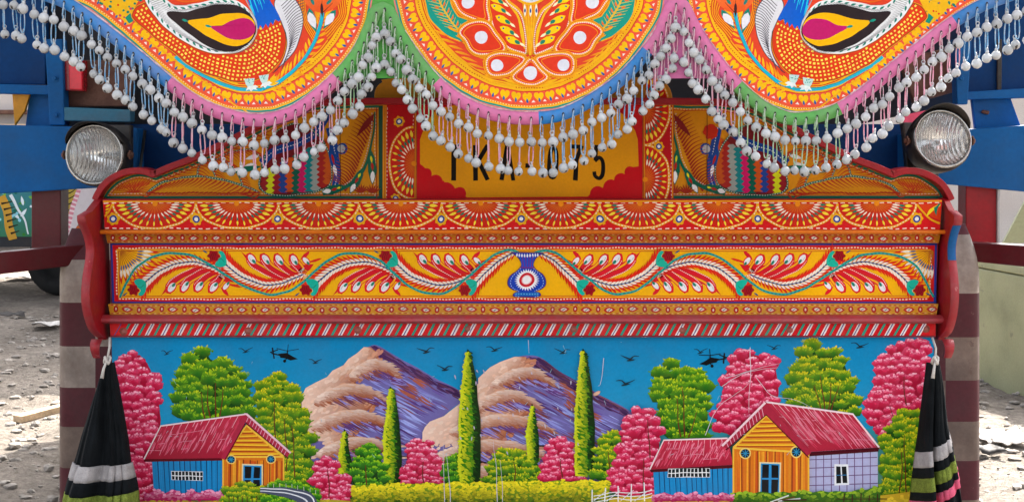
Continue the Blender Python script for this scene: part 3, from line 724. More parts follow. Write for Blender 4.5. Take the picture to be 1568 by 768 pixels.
for x_, y_, r_ in ((653, 266, 9), (667, 279, 11), (684, 291, 12), (703, 302, 11), (965, 264, 9), (951, 276, 11), (934, 286, 11), (914, 297, 11)): B.disc(x_, min(y_, 303 - r_ * .6), r_, 'c0101c', n=18)
B.part('plate_lettering', plate)
def bar(*p, w_=7): B.stroke(list(p), w_, '0c0b0b')
Y0_, Y1_ = 222, 276
bar((683, Y0_ + 3), (703, Y0_ + 3), w_=6.5); bar((694.5, Y0_), (694.5, Y1_), w_=7)
bar((728, Y0_), (728, Y1_)); bar((747, Y0_), (730, 250)); bar((732, 244), (746, Y1_))
bar((768, Y1_), (777, Y0_), w_=6.5); bar((777, Y0_), (786, Y1_), w_=6.5); bar((771, 262), (783, 262), w_=5)
bar((804, 253), (815, 253), w_=7)
ring0 = [(846.5 + 6 * math.cos(a), 249 + 23.5 * math.sin(a)) for a in [2 * math.pi * k / 24 for k in range(25)]]; bar(*ring0, w_=6.5)
bar((873, Y0_ + 3), (891, Y0_ + 3), w_=6.5); bar((890, Y0_ + 1), (883, 245), (881, Y1_))
bar((926, Y0_ + 3), (911, Y0_ + 3), w_=6.5); bar((913, Y0_), (912, 245), w_=6); bar(*catmull([(911, 246), (918, 241), (923.5, 247), (924, 258), (922, 268), (917, 273), (911.5, 269), (910, 262)], 4), w_=6)
B.build(); Bp.build()

# ------------------------------------------------------------------ fan band, mouldings
def moulding(name, x0, x1, y0, y1, prof, mat, label=None):
    """long moulding: prof = (f down the height 0..1, Y)"""
    V = []; Fc = []
    for x in (x0, x1):
        for f, Y in prof:
            p = at(x, y0 + (y1 - y0) * f, 0); V.append((p[0], Y, p[2]))
    n = len(prof); Fc = [(i, i + 1, n + i + 1, n + i) for i in range(n - 1)] + [tuple(range(n)), tuple(range(2 * n - 1, n - 1, -1))]
    return mesh_obj(name, V, Fc, mat, truck, label=label)
FBY = -.035
fanband = slab('fan_band', [(157, 305), (1443, 305), (1440, 352), (160, 352)], FBY, .06, 'red', truck, .002, 'red band of painted half rosettes and small flowers')
B = Board(FBY); B.part('band_ground', fanband)
B.fill([(158, 306), (1442.5, 306), (1439.5, 351), (160.5, 351)], 'd0161c')
B.rect(158.5, 306.5, 1442, 309, 'e09a18'); B.dash([(159, 310.6), (1441, 310.6)], 1.5, 'f0dccc', 7, 5)
B.dash([(161, 349.6), (1439, 349.6)], 1.6, 'f3e6d8', 6, 5)
fx = [173, 300.5, 425.5, 550.5, 676, 798, 919, 1040, 1160, 1282, 1403]
for i in range(-1, len(fx)):
    a = fx[i] if i >= 0 else 46; b = fx[i + 1] if i + 1 < len(fx) else 1526
    c = (a + b) / 2; hw = (b - a) / 2
    B.part('painted_half_rosette', fanband)
    if i == -1:
        for k in range(3): B.leaf(161, 316 + k * 5, 169 - k * 2, 313 + k * 5, 3, 'f2d21c')
        B.stroke([(160, 331), (166, 324), (172, 313)], 3, 'e9a916')
    elif i == len(fx) - 1:
        B.stroke(catmull([(1404, 312), (1412, 324), (1424, 335), (1439, 342)], 4), 3, 'e9a916')
        B.fill([(1407, 312), (1440, 312), (1440, 338), (1424, 331), (1413, 322)], 'd83a12')
        for k in range(6): B.leaf(1440 - k * 3, 313 + k * 1.2, 1424 - k * 1.2 + (5 - k) * 2, 317 + k * 3, 4, 'f3d722'); B.leaf(1440 - k * 2, 312 + k, 1434, 316 + k * 3, 3, '117a62')
    else: B.fan(c, 311.5, 0, math.pi, hw, 38, 15, 1.05)
    if i >= 0: B.part('painted_flower', fanband); B.flower(fx[i], 335, 9.5)
B.build()
moulding('bead_moulding', 160, 1441, 350.5, 357, [(0, FBY - .001), (.15, FBY - .008), (.5, FBY - .012), (.85, FBY - .008), (1, FBY - .001), (1, .05), (0, .05)], node_mat('orange_moulding_paint', 'e0781a', .45, wear=.66, wear_col='b8401c', wear_scale=90.))
def diamond_band(y0, y1, x0, x1, worn):
    mb = slab('diamond_moulding', [(x0, y0), (x1, y0), (x1 - 3, y1), (x0 + 3, y1)], -.02, .05, 'orange', truck, .002, 'narrow %s moulding with red diamonds' % ('worn yellow' if worn else 'amber'))
    global B
    B = Board(-.02, 'art_worn' if worn else 'art'); B.part('moulding_ground', mb)
    B.fill([(x0 + 1, y0 + .5), (x1 - 1, y0 + .5), (x1 - 3.5, y1 - .5), (x0 + 3.5, y1 - .5)], 'c48a1e' if worn else 'b06c18')
    B.dash([(x0 + 4, y0 + 2), (x1 - 4, y0 + 2)], 1.7, 'b0382a', 4, 4); B.dash([(x0 + 8, y0 + 2.6), (x1 - 4, y0 + 2.6)], 1.0, 'd8b078', 3, 5); B.dash([(x0 + 4, y1 - 2.2), (x1 - 4, y1 - 2.2)], 1.6, 'a8402a', 4, 5); B.dash([(x0 + 8, y1 - 2.8), (x1 - 4, y1 - 2.8)], 1.0, 'd8b078', 3, 6)
    B.part('painted_diamond_row', mb)
    ym = (y0 + y1) / 2; x = x0 + 12; k = 0; r_ = random.Random(int(y0))
    while x < x1 - 10:
        yy = ym + r_.uniform(-.6, .6)
        if k % 2: B.leaf(x - 9, yy, x + 9, yy, 9.5, 'b02018', None, .5); B.leaf(x - 5, yy, x + 5, yy, 5.4, 'd8c4b4', None, .5); B.line(x - 2, yy + 1.5, x + 2, yy - 1.5, 1.1, '2a6a70')
        else: B.disc(x, yy, 4.0, 'a81c1a', ry=5.2, n=8); B.disc(x, yy, 1.4, 'd8c4b4', ry=2.2, n=6)
        x += 17.6; k += 1
    B.build()
diamond_band(356.5, 372, 161, 1441, False)
diamond_band(465, 482, 165, 1437, True)
moulding('red_ledge', 160, 1440, 480, 494, [(0, -.02), (.1, -.034), (.35, -.045), (.6, -.046), (.85, -.036), (1, -.018), (1, .05), (0, .05)], node_mat('worn_red_ledge_paint', 'a83038', .5, wear=.64, wear_col='a0727a', wear_scale=26., bump=.1, dirt=('8a5a62', 18., .7)), 'worn dull red ledge under the floral board')

# ------------------------------------------------------------------ floral board
FY = 0.0
floral = slab('floral_board', [(168, 370), (1437, 370), (1433, 467), (171, 467)], FY, .05, 'red', truck, .001, 'yellow board with a painted vase and winding feathered vine')
B = Board(FY); B.part('board_ground', floral)
def quad(i, c): B.fill([(168.5 + i + .4, 371 + i), (1436 - i - .4, 371 + i), (1432.5 - i + .4, 466 - i), (171.5 + i - .4, 466 - i)], c)
quad(.5, '2a3a94'); quad(4, 'd0181e'); quad(10, 'eea81e'); quad(12.5, 'b8391c'); quad(13.6, 'f4b60a')
for y in (379.5, 457.5): B.dash([(182, y), (1422, y)], 1.8, 'f6e2c0', 3, 2)
for xa, xb in ((178.5, 179.5), (1425.5, 1424.5)): B.dash([(xa, 383), (xb, 455)], 1.8, 'f6e2c0', 3, 2)
def flip_shift(dx, flip, mir):
    def f(x, y):
        x2 = x + dx; y2 = 836 - y if flip else y
        return (1613 - x2, y2) if mir else (x2, y2)
    return f
def feather(mid):
    c = resample(catmull(mid, 8), 6.2)
    for i, p in enumerate(c):
        t = tang(c, i); f = i / (len(c) - 1); q = 1 - .5 * f
        for sgn in (1, -1):
            ax = -t[0] * .74 + sgn * t[1] * .67; ay = -t[1] * .74 - sgn * t[0] * .67
            L = random.uniform(24, 30) * q
            B.leaf(p[0], p[1], p[0] + ax * L, p[1] + ay * L, 4.9 * (.55 + .45 * q), jit('dc2a14', .1), None, .45)
    for i, p in enumerate(c):
        t = tang(c, i); f = i / (len(c) - 1); q = 1 - .45 * f
        for sgn in (1, -1):
            ax = -t[0] * .86 + sgn * t[1] * .52; ay = -t[1] * .86 - sgn * t[0] * .52
            L = 14.5 * q; B.leaf(p[0], p[1], p[0] + ax * L, p[1] + ay * L, 3.6 * (.5 + .5 * q), 'f3ead8', None, .6)
    B.stroke(c, 1.5, '2a5a9a'); B.dash(c, 2.2, '1c3a74', 3, 3)
def bud(x, y):
    B.fill(catmull([(x + 4, y - 4), (x - 1, y - 13), (x + 8, y - 16), (x + 17, y - 11), (x + 16, y + 2), (x + 10, y + 9), (x + 5, y + 7), (x + 9, y + 1)], 4, True), '12b49c')
    B.stroke(catmull([(x + 4, y - 4), (x + 9, y - 3), (x + 14, y - 7)], 3), .8, '0d7a6c')
    V = [(x - 2 + (8.6 + 1.3 * math.cos(6 * a)) * math.cos(a), y + 1 + (8.0 + 1.3 * math.cos(6 * a)) * math.sin(a)) for a in [2 * math.pi * k / 30 for k in range(30)]]
    B.fill(V, '9c0c1c')
    for k in range(3): B.stroke(catmull([(x - 7 + k * 3, y - 4), (x - 6 + k * 3, y + 1), (x - 3 + k * 2.4, y + 6)], 3), .8, '6e0612')
def plume():
    fx_, fy_ = 346, 423
    B.fill(catmull([(246, 452), (258, 435), (278, 421), (306, 412), (332, 412.5), (350, 421), (358, 432)], 5) + [(348, 431), (326, 430), (300, 431), (276, 434), (258, 443)], 'd41a22')
    for j, (ox, oy) in enumerate(((262, 440), (283, 439), (304, 438.5), (327, 439))):
        top = 411 + j * 3.0
        path = catmull([(ox - 5, oy + 9), (ox - 1, oy - 1), (ox + 9, oy - 12 + j * .5), ((ox + fx_) / 2 + 4, top + 1), (fx_ - 8, top + 4), (fx_ + 2, fy_ - 3)], 6)
        B.stroke(path, lambda f: max(1.5, 19 * (1 - f) ** .8 * (.35 + min(1, f * 5) * .65)), jit('d8182a', .06))
        B.stroke([(x + 5 * (1 - i / len(path)), y + 4 * (1 - i / len(path))) for i, (x, y) in enumerate(path)][8:], 3.2, 'f4aa1a', 1.0)
        B.stroke([(x + 1, y + 1.5) for i, (x, y) in enumerate(path)][6:], 1.2, 'b01020', .6)
        B.dash(offset(path[5:], 5.5 if j < 4 else 4), 1.1, 'f4dcd8', 2, 1.6)
        B.disc(ox, oy, 9.4, 'e01c20', ry=6.8, rot=R(-58), n=14)
        B.disc(ox + .5, oy - .5, 8.4, 'e9eaee', ry=4.6, rot=R(-56), n=14)
        B.leaf(ox + 1, oy - 1, ox + 6.5, oy - 8, 4.6, '14806a')
        B.stroke(catmull([(ox - 4, oy + 3), (ox - 1, oy - 2), (ox + 2, oy - 5)], 3), .7, 'a8b0b8')
    B.leaf(371, 440, 346, 434, 4, 'd8281c'); B.leaf(351, 452, 337, 438, 6, 'd8182a'); B.disc(346, 437, 8, 'e01c20', ry=5, rot=R(-50)); B.disc(346, 437, 6.5, 'e9eaee', ry=3.6, rot=R(-50)); B.leaf(347, 436, 351, 430, 4, '14806a')
vine = catmull([(184, 455), (196, 430), (210, 408), (239, 391.5), (268, 387), (295, 391), (322, 405), (348, 422), (379, 440), (414, 450), (445, 444), (470, 427), (495, 405), (520, 390), (546, 387), (577, 396), (605, 419), (632, 441), (660, 449), (687, 445), (714, 425), (749, 396), (772, 384), (788, 384), (800, 390)], 8)
for mir in (False, True):
    sd_ = 'right' if mir else 'left'
    B.part('painted_corner_spray', floral); B.tf = flip_shift(0, False, mir)
    for k in range(11):
        a = R(4 + k * 8.3); c_, s_ = math.cos(a), math.sin(a); L = 62 if k < 4 else 54
        P_ = lambda f: (184 + L * f * c_, 382.5 + L * 1.0 * f * s_)
        B.line(*P_(.02), *P_(.6), .9, 'b86a1a'); B.leaf(*P_(.55), *P_(1.0), 4.6, 'd8351a', None, .5); B.leaf(*P_(.5), *P_(.82), 4.2, 'f1ead8'); B.leaf(*P_(.42), *P_(.6), 2.6, '4a5a8a')
    units = ((0, False), (123, True), (263, False), (385, True))
    for dx, fl in units:
        B.tf = flip_shift(dx, fl, mir)
        B.part('painted_plume', floral); plume()
        B.part('painted_feather', floral)
        feather([(219, 436), (239, 418), (260, 406.5), (285, 400.5), (306, 402.5), (328, 410), (344, 418)])
        B.part('painted_bud', floral); bud(207, 443)
        B.leaf(188, 453, 196, 448, 2.4, '3a5a7a')
    B.tf = flip_shift(506, False, mir)
    B.part('painted_feather', floral); feather([(219, 436), (234, 421), (250, 406), (266, 394), (284, 385)])
    B.part('painted_bud', floral); bud(207, 443)
    B.part('painted_vine', floral, 'teal vine winding along the %s half of the yellow board' % sd_); B.tf = flip_shift(0, False, mir)
    B.stroke(vine, 3.4, '1fa898'); B.dash(vine, 1.4, '0f6a78', 3, 3)
B.tf = lambda x, y: (x, y)
B.part('painted_vase', floral, 'blue vase with a white and red rosette at the centre of the yellow board')
half = catmull([(782, 386.5), (788, 390), (795, 396), (798, 405), (792, 413), (783, 420), (778, 429), (779, 437), (786, 443), (794, 446), (787, 449), (787, 453), (794, 454.5)], 5)
vp = half + [(1614 - x, y) for x, y in reversed(half)]
B.fill(vp, '1a3fae'); B.stroke(vp + vp[:1], 1.2, '5a1c5a')
inner = [(807 + (x - 807) * .86, y) for x, y in half[18:62]]; B.dash(inner, 1.2, '9ab8e8', 2, 2); B.dash([(1614 - x, y) for x, y in inner], 1.2, '9ab8e8', 2, 2)
for k in range(9): B.line(797 + k * 2.5, 391, 799 + k * 2, 408, 1.0, '7a2a8c' if k % 2 else '2a5ad0'); B.leaf(791 + k * 4, 393, 792 + k * 3.8, 387, 2.6, 'e4e8f4')
B.stroke([(796, 409), (818, 409)], 1.6, '7a2a6c'); B.rect(789, 447.5, 825, 453, '1a62b8'); B.dash([(790, 450), (824, 450)], 1.8, '5fb0e0', 2, 2)
V = []
for k in range(56):
    a = 2 * math.pi * k / 56; q = 19.5 if k % 2 else 14.5; V.append((807 + q * math.cos(a), 428 + q * .88 * math.sin(a)))
B.fill(V, 'eef0f4'); B.disc(807, 428, 12.2, 'c81c2c', ry=11, n=20); B.disc(807, 428, 8.4, 'e9a8ac', ry=7.4, n=16); B.disc(807, 428, 6.8, 'f2f2f4', ry=6.2, n=14)
B.part('painted_vase_stem', floral)
B.build()

# ------------------------------------------------------------------ striped strip
strip = slab('striped_strip', [(167, 492.5), (1434, 492.5), (1433, 516), (170, 516)], -.014, .04, 'red', truck, .002, 'red strip with slanting white and green stripes')
B = Board(-.014, 'art_worn'); B.part('strip_ground', strip); B.fill([(167.5, 493), (1433.5, 493), (1432.5, 515.4), (170, 515.4)], 'd2141f')
B.part('painted_stripe_row', strip)
x = 150
while x < 1436:
    for dx, wd, c in ((0, 6.4, 'e8dede'), (12.6, 3.8, '1f9a86')):
        a, b = x + dx, x + dx + 11.5
        for q, ww, cc in (((0, wd, c),) if dx else ((0, wd, c), (-.2, 1.6, '4a4a8c'))):
            if a - ww < 171 or b + ww > 1432: continue
            B.fill([(a - ww / 2 + q, 515), (a + ww / 2 + q, 515), (b + ww / 2 + q, 494), (b - ww / 2 + q, 494)], jit(cc, .08))
    x += 24.6
B.rect(171, 512.8, 1432, 515.2, '7a2430'); B.build()
V, Fc = lathe([(.0001, .006), (.004, .0055), (.0068, .0035), (.0075, .001), (.0105, .0008), (.011, -.001)], 14)
for x, y in ((189, 507), (380, 506), (548, 505), (716, 503), (879, 504), (1044, 505), (1210, 505), (1418, 503)):
    b = mesh_obj('bolt', V, Fc, 'bolt', strip, True); b.location = at(x, y, -.0144)

# ------------------------------------------------------------------ landscape board
SY = 0.004
scenic = slab('landscape_board', [(171, 512), (1431, 512), (1426, 812), (176, 812)], SY, .05, 'blue', truck, .001, 'blue lower board painted with houses, trees and two mountains')
B = Board(SY)
B.part('painted_sky', scenic)
B.fill([(171.5, 514), (1430.5, 514), (1428, 660), (174, 660)], '0784bc', (800, 514, 800, 660, '1c98c8'))
B.rect(175, 655, 1427, 811, '2f96a8', '6f9a2a')
rnd = random.Random(21)
def mountain(out, apex, valley, seed, label):
    rn = random.Random(seed); B.part('painted_mountain', scenic, label)
    o = catmull(out, 5, True); B.fill(o, '7068a8'); ax, ay = apex; vx, vy = valley
    # sunny flank: from the apex down the left edge
    flank = [p for p in o if p[0] <= ax + 2]
    left = lambda y: min((p[0] for p in o if abs(p[1] - y) < 6), default=ax)
    edge = lambda y: ax - 6 + (vx - ax) * (y - ay) / (vy - ay) + 16 * math.sin((y - ay) * .09)
    # streaks of the far flank
    for k in range(420):
        y = ay + (rn.random() ** .8) * (vy - ay) * .98; x0 = edge(y) + rn.uniform(-8, 150); L = rn.uniform(16, 52); s_ = rn.uniform(.42, .62)
        p = (x0, y); q = (x0 + L, y + L * s_)
        if not (inside(p, o) and inside(q, o)): continue
        d = abs((x0 - ax) * .55 - (y - ay)) 
        c = rn.choice(('6a55a0', '8b93d8', '9aa6e4', '8a90d0', 'a2aae8', '55387c', '7c78c0', '8a4a52'))
        if d < 14: c = rn.choice(('4a2a5c', '5a3068', '6a4070', '7a4a58'))
        B.leaf(*p, *q, rn.uniform(1.6, 3.6), jit(c, .1), None, .4)
    for k in range(26):
        x0 = ax + rn.uniform(10, 100); y = ay + (x0 - ax) * .62 + rn.uniform(8, 42)
        for j in range(5):
            p = (x0 + rn.uniform(-5, 5), y + rn.uniform(-5, 5)); q = (p[0] + rn.uniform(14, 26), p[1] + rn.uniform(9, 15))
            if inside(p, o) and inside(q, o) and k % 3 == 0: B.leaf(*p, *q, 2.6, jit('a85a48', .12))
    ridge = [p for p in o if p[0] >= ax - 2 and p[1] < vy - 60 and p[0] < 2000]; ridge = [p for p in ridge if p[1] < ay + 110 and p[1] - ay < (p[0] - ax) * .75 + 4]
    for k in range(170):
        p = rn.choice(ridge); x, y = p[0] - rn.uniform(1, 6), p[1] + rn.uniform(1, 12); L = rn.uniform(10, 26); q = (x + L, y + L * .6)
        if inside((x, y), o) and inside(q, o): B.leaf(x, y, *q, rn.uniform(2, 4), jit(rn.choice(('3f2350', '4a2a5a', '5a3450', '6a4470')), .1), None, .35)
    # sunny flank ground and terraces
    fl = []
    for i in range(24):
        y = ay + 1 + (vy - ay - 3) * i / 23; fl.append((min(edge(y), ax + 60), y))
    lf = [(left(ay + 1 + (vy - ay - 3) * i / 23) + 1, ay + 1 + (vy - ay - 3) * i / 23) for i in range(24)]
    B.fill([(ax - 1, ay + .5)] + fl + lf[::-1], [lin('c98f74')] + [mix('b0684a', 'c48a78', rn.random()) for _ in fl] + [lin('f3d4c0')] * len(lf)) if False else B.add([q for pr in zip(lf, fl) for q in pr], [(2 * i, 2 * i + 1, 2 * i + 3, 2 * i + 2) for i in range(23)], [q for i in range(24) for q in (lin('f0cdb8'), mix('b06a44', '96503a', rn.random()))])
    for k in range(520):
        y = ay + 4 + rn.random() ** .75 * (vy - ay - 8); l = left(y) + 3; e = edge(y) + 10; x = l + rn.random() * max(2, e - l)
        if not (inside((x - 4, y), o) and inside((x + 4, y + 2), o)): continue
        f = (x - l) / max(1, e - l)
        c = rn.choice(('f3d2bc', 'eec0a4', 'f5dccb', 'e6b08e')) if f < .42 else rn.choice(('d99a76', 'c8835e', 'e4b493', 'b0643f', 'cf8f8c'))
        B.disc(x, y, rn.uniform(2.6, 6.5), jit(mix(mix('f2d3bf', 'b5704f', min(1, f * 1.1)), c, .4), .05), ry=rn.uniform(1.4, 3.0), rot=-.55 + rn.uniform(-.3, .3), n=8)
    for ty in (.13, .31, .50, .70, .90):     # overhanging terraces: pale brow, rust lip, violet hollow below
        y = ay + (vy - ay) * ty; l = left(y) + 4 + (edge(y) - left(y)) * .12; e = edge(y) + 30 + 22 * ty
        arc = catmull([(l, y + 15), (l + (e - l) * .2, y + 1), (l + (e - l) * .5, y - 8), (l + (e - l) * .8, y - 2), (e, y + 16)], 9); na = len(arc)
        for j in range(150):
            m = rn.randrange(na // 4, na); p = arc[m]; x, yy = p[0] + rn.uniform(-3, 3), p[1] + rn.uniform(8, 20); L = rn.uniform(10, 34); q = (x + L, yy + L * rn.uniform(.3, .62))
            if inside((x, yy), o) and inside(q, o): B.leaf(x, yy, *q, rn.uniform(1.8, 3.6), jit(rn.choice(('5c3a78', '6a4486', '7a4650', '8f86cc', '7a3f46', '9a96da')), .1), None, .25)
        low = [(p[0] + 2, p[1] + 17 * math.sin(math.pi * min(1, .15 + .85 * m / na)) + 1) for m, p in enumerate(arc)]
        if all(inside(p, o) for p in arc[3:-1:4]):
            V = [q for pr in zip(arc, low) for q in pr]; V = [q if inside(q, o) else ((q[0] + ax) / 2 * .1 + q[0] * .9, q[1]) for q in V]
            B.add(V, [(2 * m, 2 * m + 1, 2 * m + 3, 2 * m + 2) for m in range(na - 1)], [c for m in range(na) for c in (mix('f4d6c2', 'c98a62', m / na), mix('bd7a54', '74382a', m / na))])
        for j in range(220):
            m = rn.randrange(na); p = arc[m]; v = rn.random(); h = 17 * math.sin(math.pi * min(1, .15 + .85 * m / na)); x, yy = p[0] + rn.uniform(-3, 3), p[1] + v * h; L = rn.uniform(6, 16)
            q = (x + L * .75 + 2, yy + L * (.02 + .55 * v))
            if inside((x - 2, yy - 1), o) and inside(q, o): B.leaf(x, yy, *q, rn.uniform(1.6, 3.3), jit(mix(mix('f8e2d2', 'a85c3a', v), '8a4630', .6 * m / na), .06), None, .45)
mountain([(462, 604), (500, 578), (540, 546), (566, 530), (578, 529), (602, 542), (650, 569), (704, 598), (711, 608), (650, 668), (620, 740), (490, 740), (470, 660)], (573, 530), (545, 738), 1, 'mountain behind the cypresses, the left of two')
mountain([(646, 666), (690, 630), (740, 573), (780, 551), (806, 543), (830, 549), (870, 576), (920, 604), (968, 632), (962, 652), (930, 740), (680, 740)], (806, 544), (790, 738), 2, 'mountain behind the cypresses, the right of two')

GREEN = ('15480f', '2f7f18', '86b81a', 'c9d41c'); OLIVE = ('184c10', '3f8a18', 'a9bd1a', 'e3cf1c'); PINK = ('a80c34', 'd21f4c', 'ec5c88', 'fcc0d4'); DEEP = ('123f10', '2a7a1c', '5fae1c', 'a8cf1e')
def foliage(out, pal, cs=17, dab=2.5, trunks=(), name='painted_tree', label=None, seed=0, dens=1., hi=.75):
    rn = random.Random(seed or int(out[0][0] * 7 + out[0][1])); B.part(name, scenic, label)
    o = catmull(out, 5, True); o = [(x + rn.uniform(-1.6, 1.6), y + rn.uniform(-1.6, 1.6)) for x, y in o]
    xs = [p[0] for p in o]; ys = [p[1] for p in o]; y0, y1 = min(ys), max(ys); mx_, my_ = sum(xs) / len(xs), sum(ys) / len(ys); B.fill([(mx_ + (x - mx_) * .86, my_ + (y - my_) * .9 + 2) for x, y in o] , pal[0])
    # clumps follow each other down the crown, each one light on top
    pts = []; mx_, my_ = sum(xs) / len(xs), sum(ys) / len(ys)
    for k in range(1600):
        q = (rn.uniform(min(xs), max(xs)), rn.uniform(y0, y1))
        if not inside((mx_ + (q[0] - mx_) * 1.14, my_ + (q[1] - my_) * 1.1), o): continue
        if all(((q[0] - p[0]) / .86) ** 2 + ((q[1] - p[1]) / .62) ** 2 > cs * cs for p in pts): pts.append(q)
    pts.sort(key=lambda p: p[1]); tr = list(trunks)
    for cx, cy in pts:
        g = (cy - y0) / (y1 - y0); rx = cs * rn.uniform(.5, .86); ry = rx * rn.uniform(.62, .95)
        n = 14; V = [(cx + rx * (1 + .1 * math.cos(5 * a + cx)) * math.cos(a), cy + ry * (1 + .1 * math.cos(5 * a + cx)) * math.sin(a)) for a in [2 * math.pi * k / n for k in range(n)]]
        top = mix(pal[2], pal[1], min(1, g * .75)); C = [mix(pal[0], top, .40 - .42 * (v[1] - cy) / ry * .95) for v in V] + [mix(pal[1], pal[0], .35)]
        B.add(V + [(cx, cy)], [(i, (i + 1) % n, n) for i in range(n)], C)
        for j in range(int(26 * dens)):
            a = rn.uniform(.04, .96) * math.pi; q = rn.uniform(.45, 1.05)
            x = cx - rx * q * math.cos(a); yy = cy - ry * q * math.sin(a) + ry * .18
            h = max(0, min(1, (cy - yy) / ry + .12)); c = mix(mix(pal[1], pal[2], min(1, h * 1.25)), pal[3], max(0, h - .42) * hi * 3.0 * (1 - .5 * g))
            if pal is not PINK:               # short strokes that fan out over the clump
                L = rn.uniform(3.5, 7) * cs / 17; q = math.hypot(x - cx, yy - cy - ry * .5) or 1; ex, ey = (x - cx) / q, (yy - cy - ry * .5) / q
                B.leaf(x, yy, x + ex * L, yy + ey * L * .7, rn.uniform(1.6, 2.6), jit(c, .12), None, .55); continue
            B.disc(x, yy, dab * rn.uniform(.5, .95), jit(c, .1), ry=dab * rn.uniform(.42, .7), rot=rn.uniform(-.4, .4), n=6)
        if tr and cy > tr[0][1] + 4 and rn.random() < .12: pass
    for x0, ty, x1, by in tr: B.stroke(catmull([(x0, ty), ((x0 + x1) / 2 + rn.uniform(-2, 2), (ty + by) / 2), (x1, by)], 4), .9, '6a2a1c', 2.0)
def cypress(tx, ty, hw, by, seed, lean=.0):
    rn = random.Random(seed); B.part('painted_cypress', scenic)
    h = by - ty; prof = lambda f: hw * min(1, (.16 + 1.25 * f ** .62)) * (1 - max(0, f - .85) * .8)
    L_ = [(tx - prof(k / 14) * .9, ty + h * k / 14) for k in range(15)]; R_ = [(tx + prof(k / 14) * 1.15 + 2 * k / 14, ty + h * k / 14) for k in range(15)]
    B.fill([(tx - .5, ty - 4)] + R_ + L_[::-1], '12300f')
    M_ = [(tx + prof(k / 14) * .5, ty + h * k / 14) for k in range(15)]
    B.fill([(tx, ty)] + M_ + L_[::-1], '3f8a14')
    n = int(h / 2.6)
    for k in range(n):
        f = (k + .5) / n; y = ty + h * f; p = prof(f)
        for j in range(5):
            u = rn.uniform(-1, .8); x = tx + u * p
            c = mix('d3d61e', '2f7a14', max(0, min(1, (u + .75) / 1.3 + rn.uniform(-.12, .12))))
            if u > .45: c = mix('1f5a12', '12300f', rn.random())
            B.leaf(x - 2, y + rn.uniform(-1, 1), x + rn.uniform(3, 6), y + rn.uniform(1.5, 4), 3.0, jit(c, .08))
        B.leaf(tx - p * .98, y + 2, tx - p * .98 + 5, y - 1, 3, jit('c6d222', .1))
P = 'pink blossom tree'
foliage([(176, 545), (186, 532), (205, 529), (222, 538), (236, 560), (244, 590), (250, 640), (246, 690), (238, 745), (236, 800), (200, 800), (190, 690), (182, 610)], PINK, 15, 2.3, label='pink tree at the left end of the painted landscape')
foliage([(262, 590), (272, 560), (290, 535), (310, 531), (330, 548), (352, 545), (372, 562), (388, 592), (391, 618), (380, 642), (330, 650), (272, 642), (266, 615)], GREEN, 19, 2.9, ((318, 590, 322, 640), (330, 585, 330, 640), (342, 595, 336, 640), (308, 600, 314, 640)), label='broad green tree behind the left painted house')
foliage([(392, 620), (396, 585), (410, 572), (428, 570), (444, 585), (458, 600), (470, 625), (478, 660), (481, 745), (432, 750), (428, 690), (402, 660)], OLIVE, 16, 2.6, ((420, 610, 424, 690), (448, 650, 452, 730), (436, 640, 440, 720)), label='yellow green tree right of the left painted house')
cypress(527, 658, 9, 748, 1); cypress(599, 594, 12.5, 742, 2)
foliage([(540, 745), (541, 705), (556, 684), (572, 683), (588, 704), (590, 745)], DEEP, 13, 2.3, ((560, 710, 562, 742),))
foliage([(478, 725), (484, 700), (500, 696), (514, 704), (518, 722), (532, 728), (539, 750), (538, 780), (486, 780)], PINK, 12, 2.1, ((502, 716, 504, 760),))
foliage([(617, 712), (622, 684), (640, 671), (660, 676), (668, 692), (678, 706), (683, 742), (618, 742)], PINK, 12.5, 2.1, ((648, 705, 650, 738),))
foliage([(682, 742), (683, 705), (695, 694), (710, 705), (712, 742)], DEEP, 12, 2.1)
cypress(717, 537, 15.5, 738, 3)
foliage([(742, 742), (746, 712), (768, 688), (790, 686), (808, 698), (828, 706), (832, 742)], OLIVE, 13, 2.3, ((786, 705, 788, 738),))
cypress(814, 620, 8.5, 704, 4)
foliage([(828, 732), (832, 690), (846, 672), (864, 673), (878, 690), (894, 700), (898, 734)], PINK, 12.5, 2.1, ((858, 700, 862, 730),))
cypress(893, 536, 14, 726, 5)
foliage([(904, 730), (912, 690), (918, 666), (934, 660), (950, 672), (956, 700), (950, 732)], OLIVE, 13, 2.3, ((932, 690, 934, 730),))
foliage([(998, 605), (1004, 570), (1014, 552), (1032, 548), (1046, 566), (1066, 562), (1082, 576), (1088, 612), (1086, 672), (1020, 676), (1008, 640)], GREEN, 17, 2.7, ((1044, 590, 1048, 668), (1036, 610, 1042, 668), (1066, 630, 1054, 668)), label='green tree behind the low blue painted shed')
foliage([(1092, 664), (1096, 620), (1104, 575), (1118, 545), (1140, 530), (1160, 536), (1186, 545), (1197, 570), (1196, 622), (1150, 668)], PINK, 15, 2.3, label='pink tree between the shed and the gabled painted house')
foliage([(934, 755), (932, 725), (946, 690), (950, 655), (968, 622), (984, 616), (1002, 630), (1015, 655), (1012, 690), (1000, 720), (1000, 758)], PINK, 13.5, 2.2, ((990, 640, 994, 700), (984, 700, 986, 750)), label='pink tree left of the low blue painted shed')
foliage([(1204, 600), (1212, 566), (1220, 530), (1240, 523), (1262, 532), (1290, 538), (1302, 560), (1313, 580), (1312, 640), (1240, 640), (1208, 622)], OLIVE, 18, 2.8, ((1256, 575, 1264, 636), (1272, 585, 1268, 636), (1284, 590, 1272, 636), (1246, 590, 1258, 636)), label='green tree above the gabled painted house')
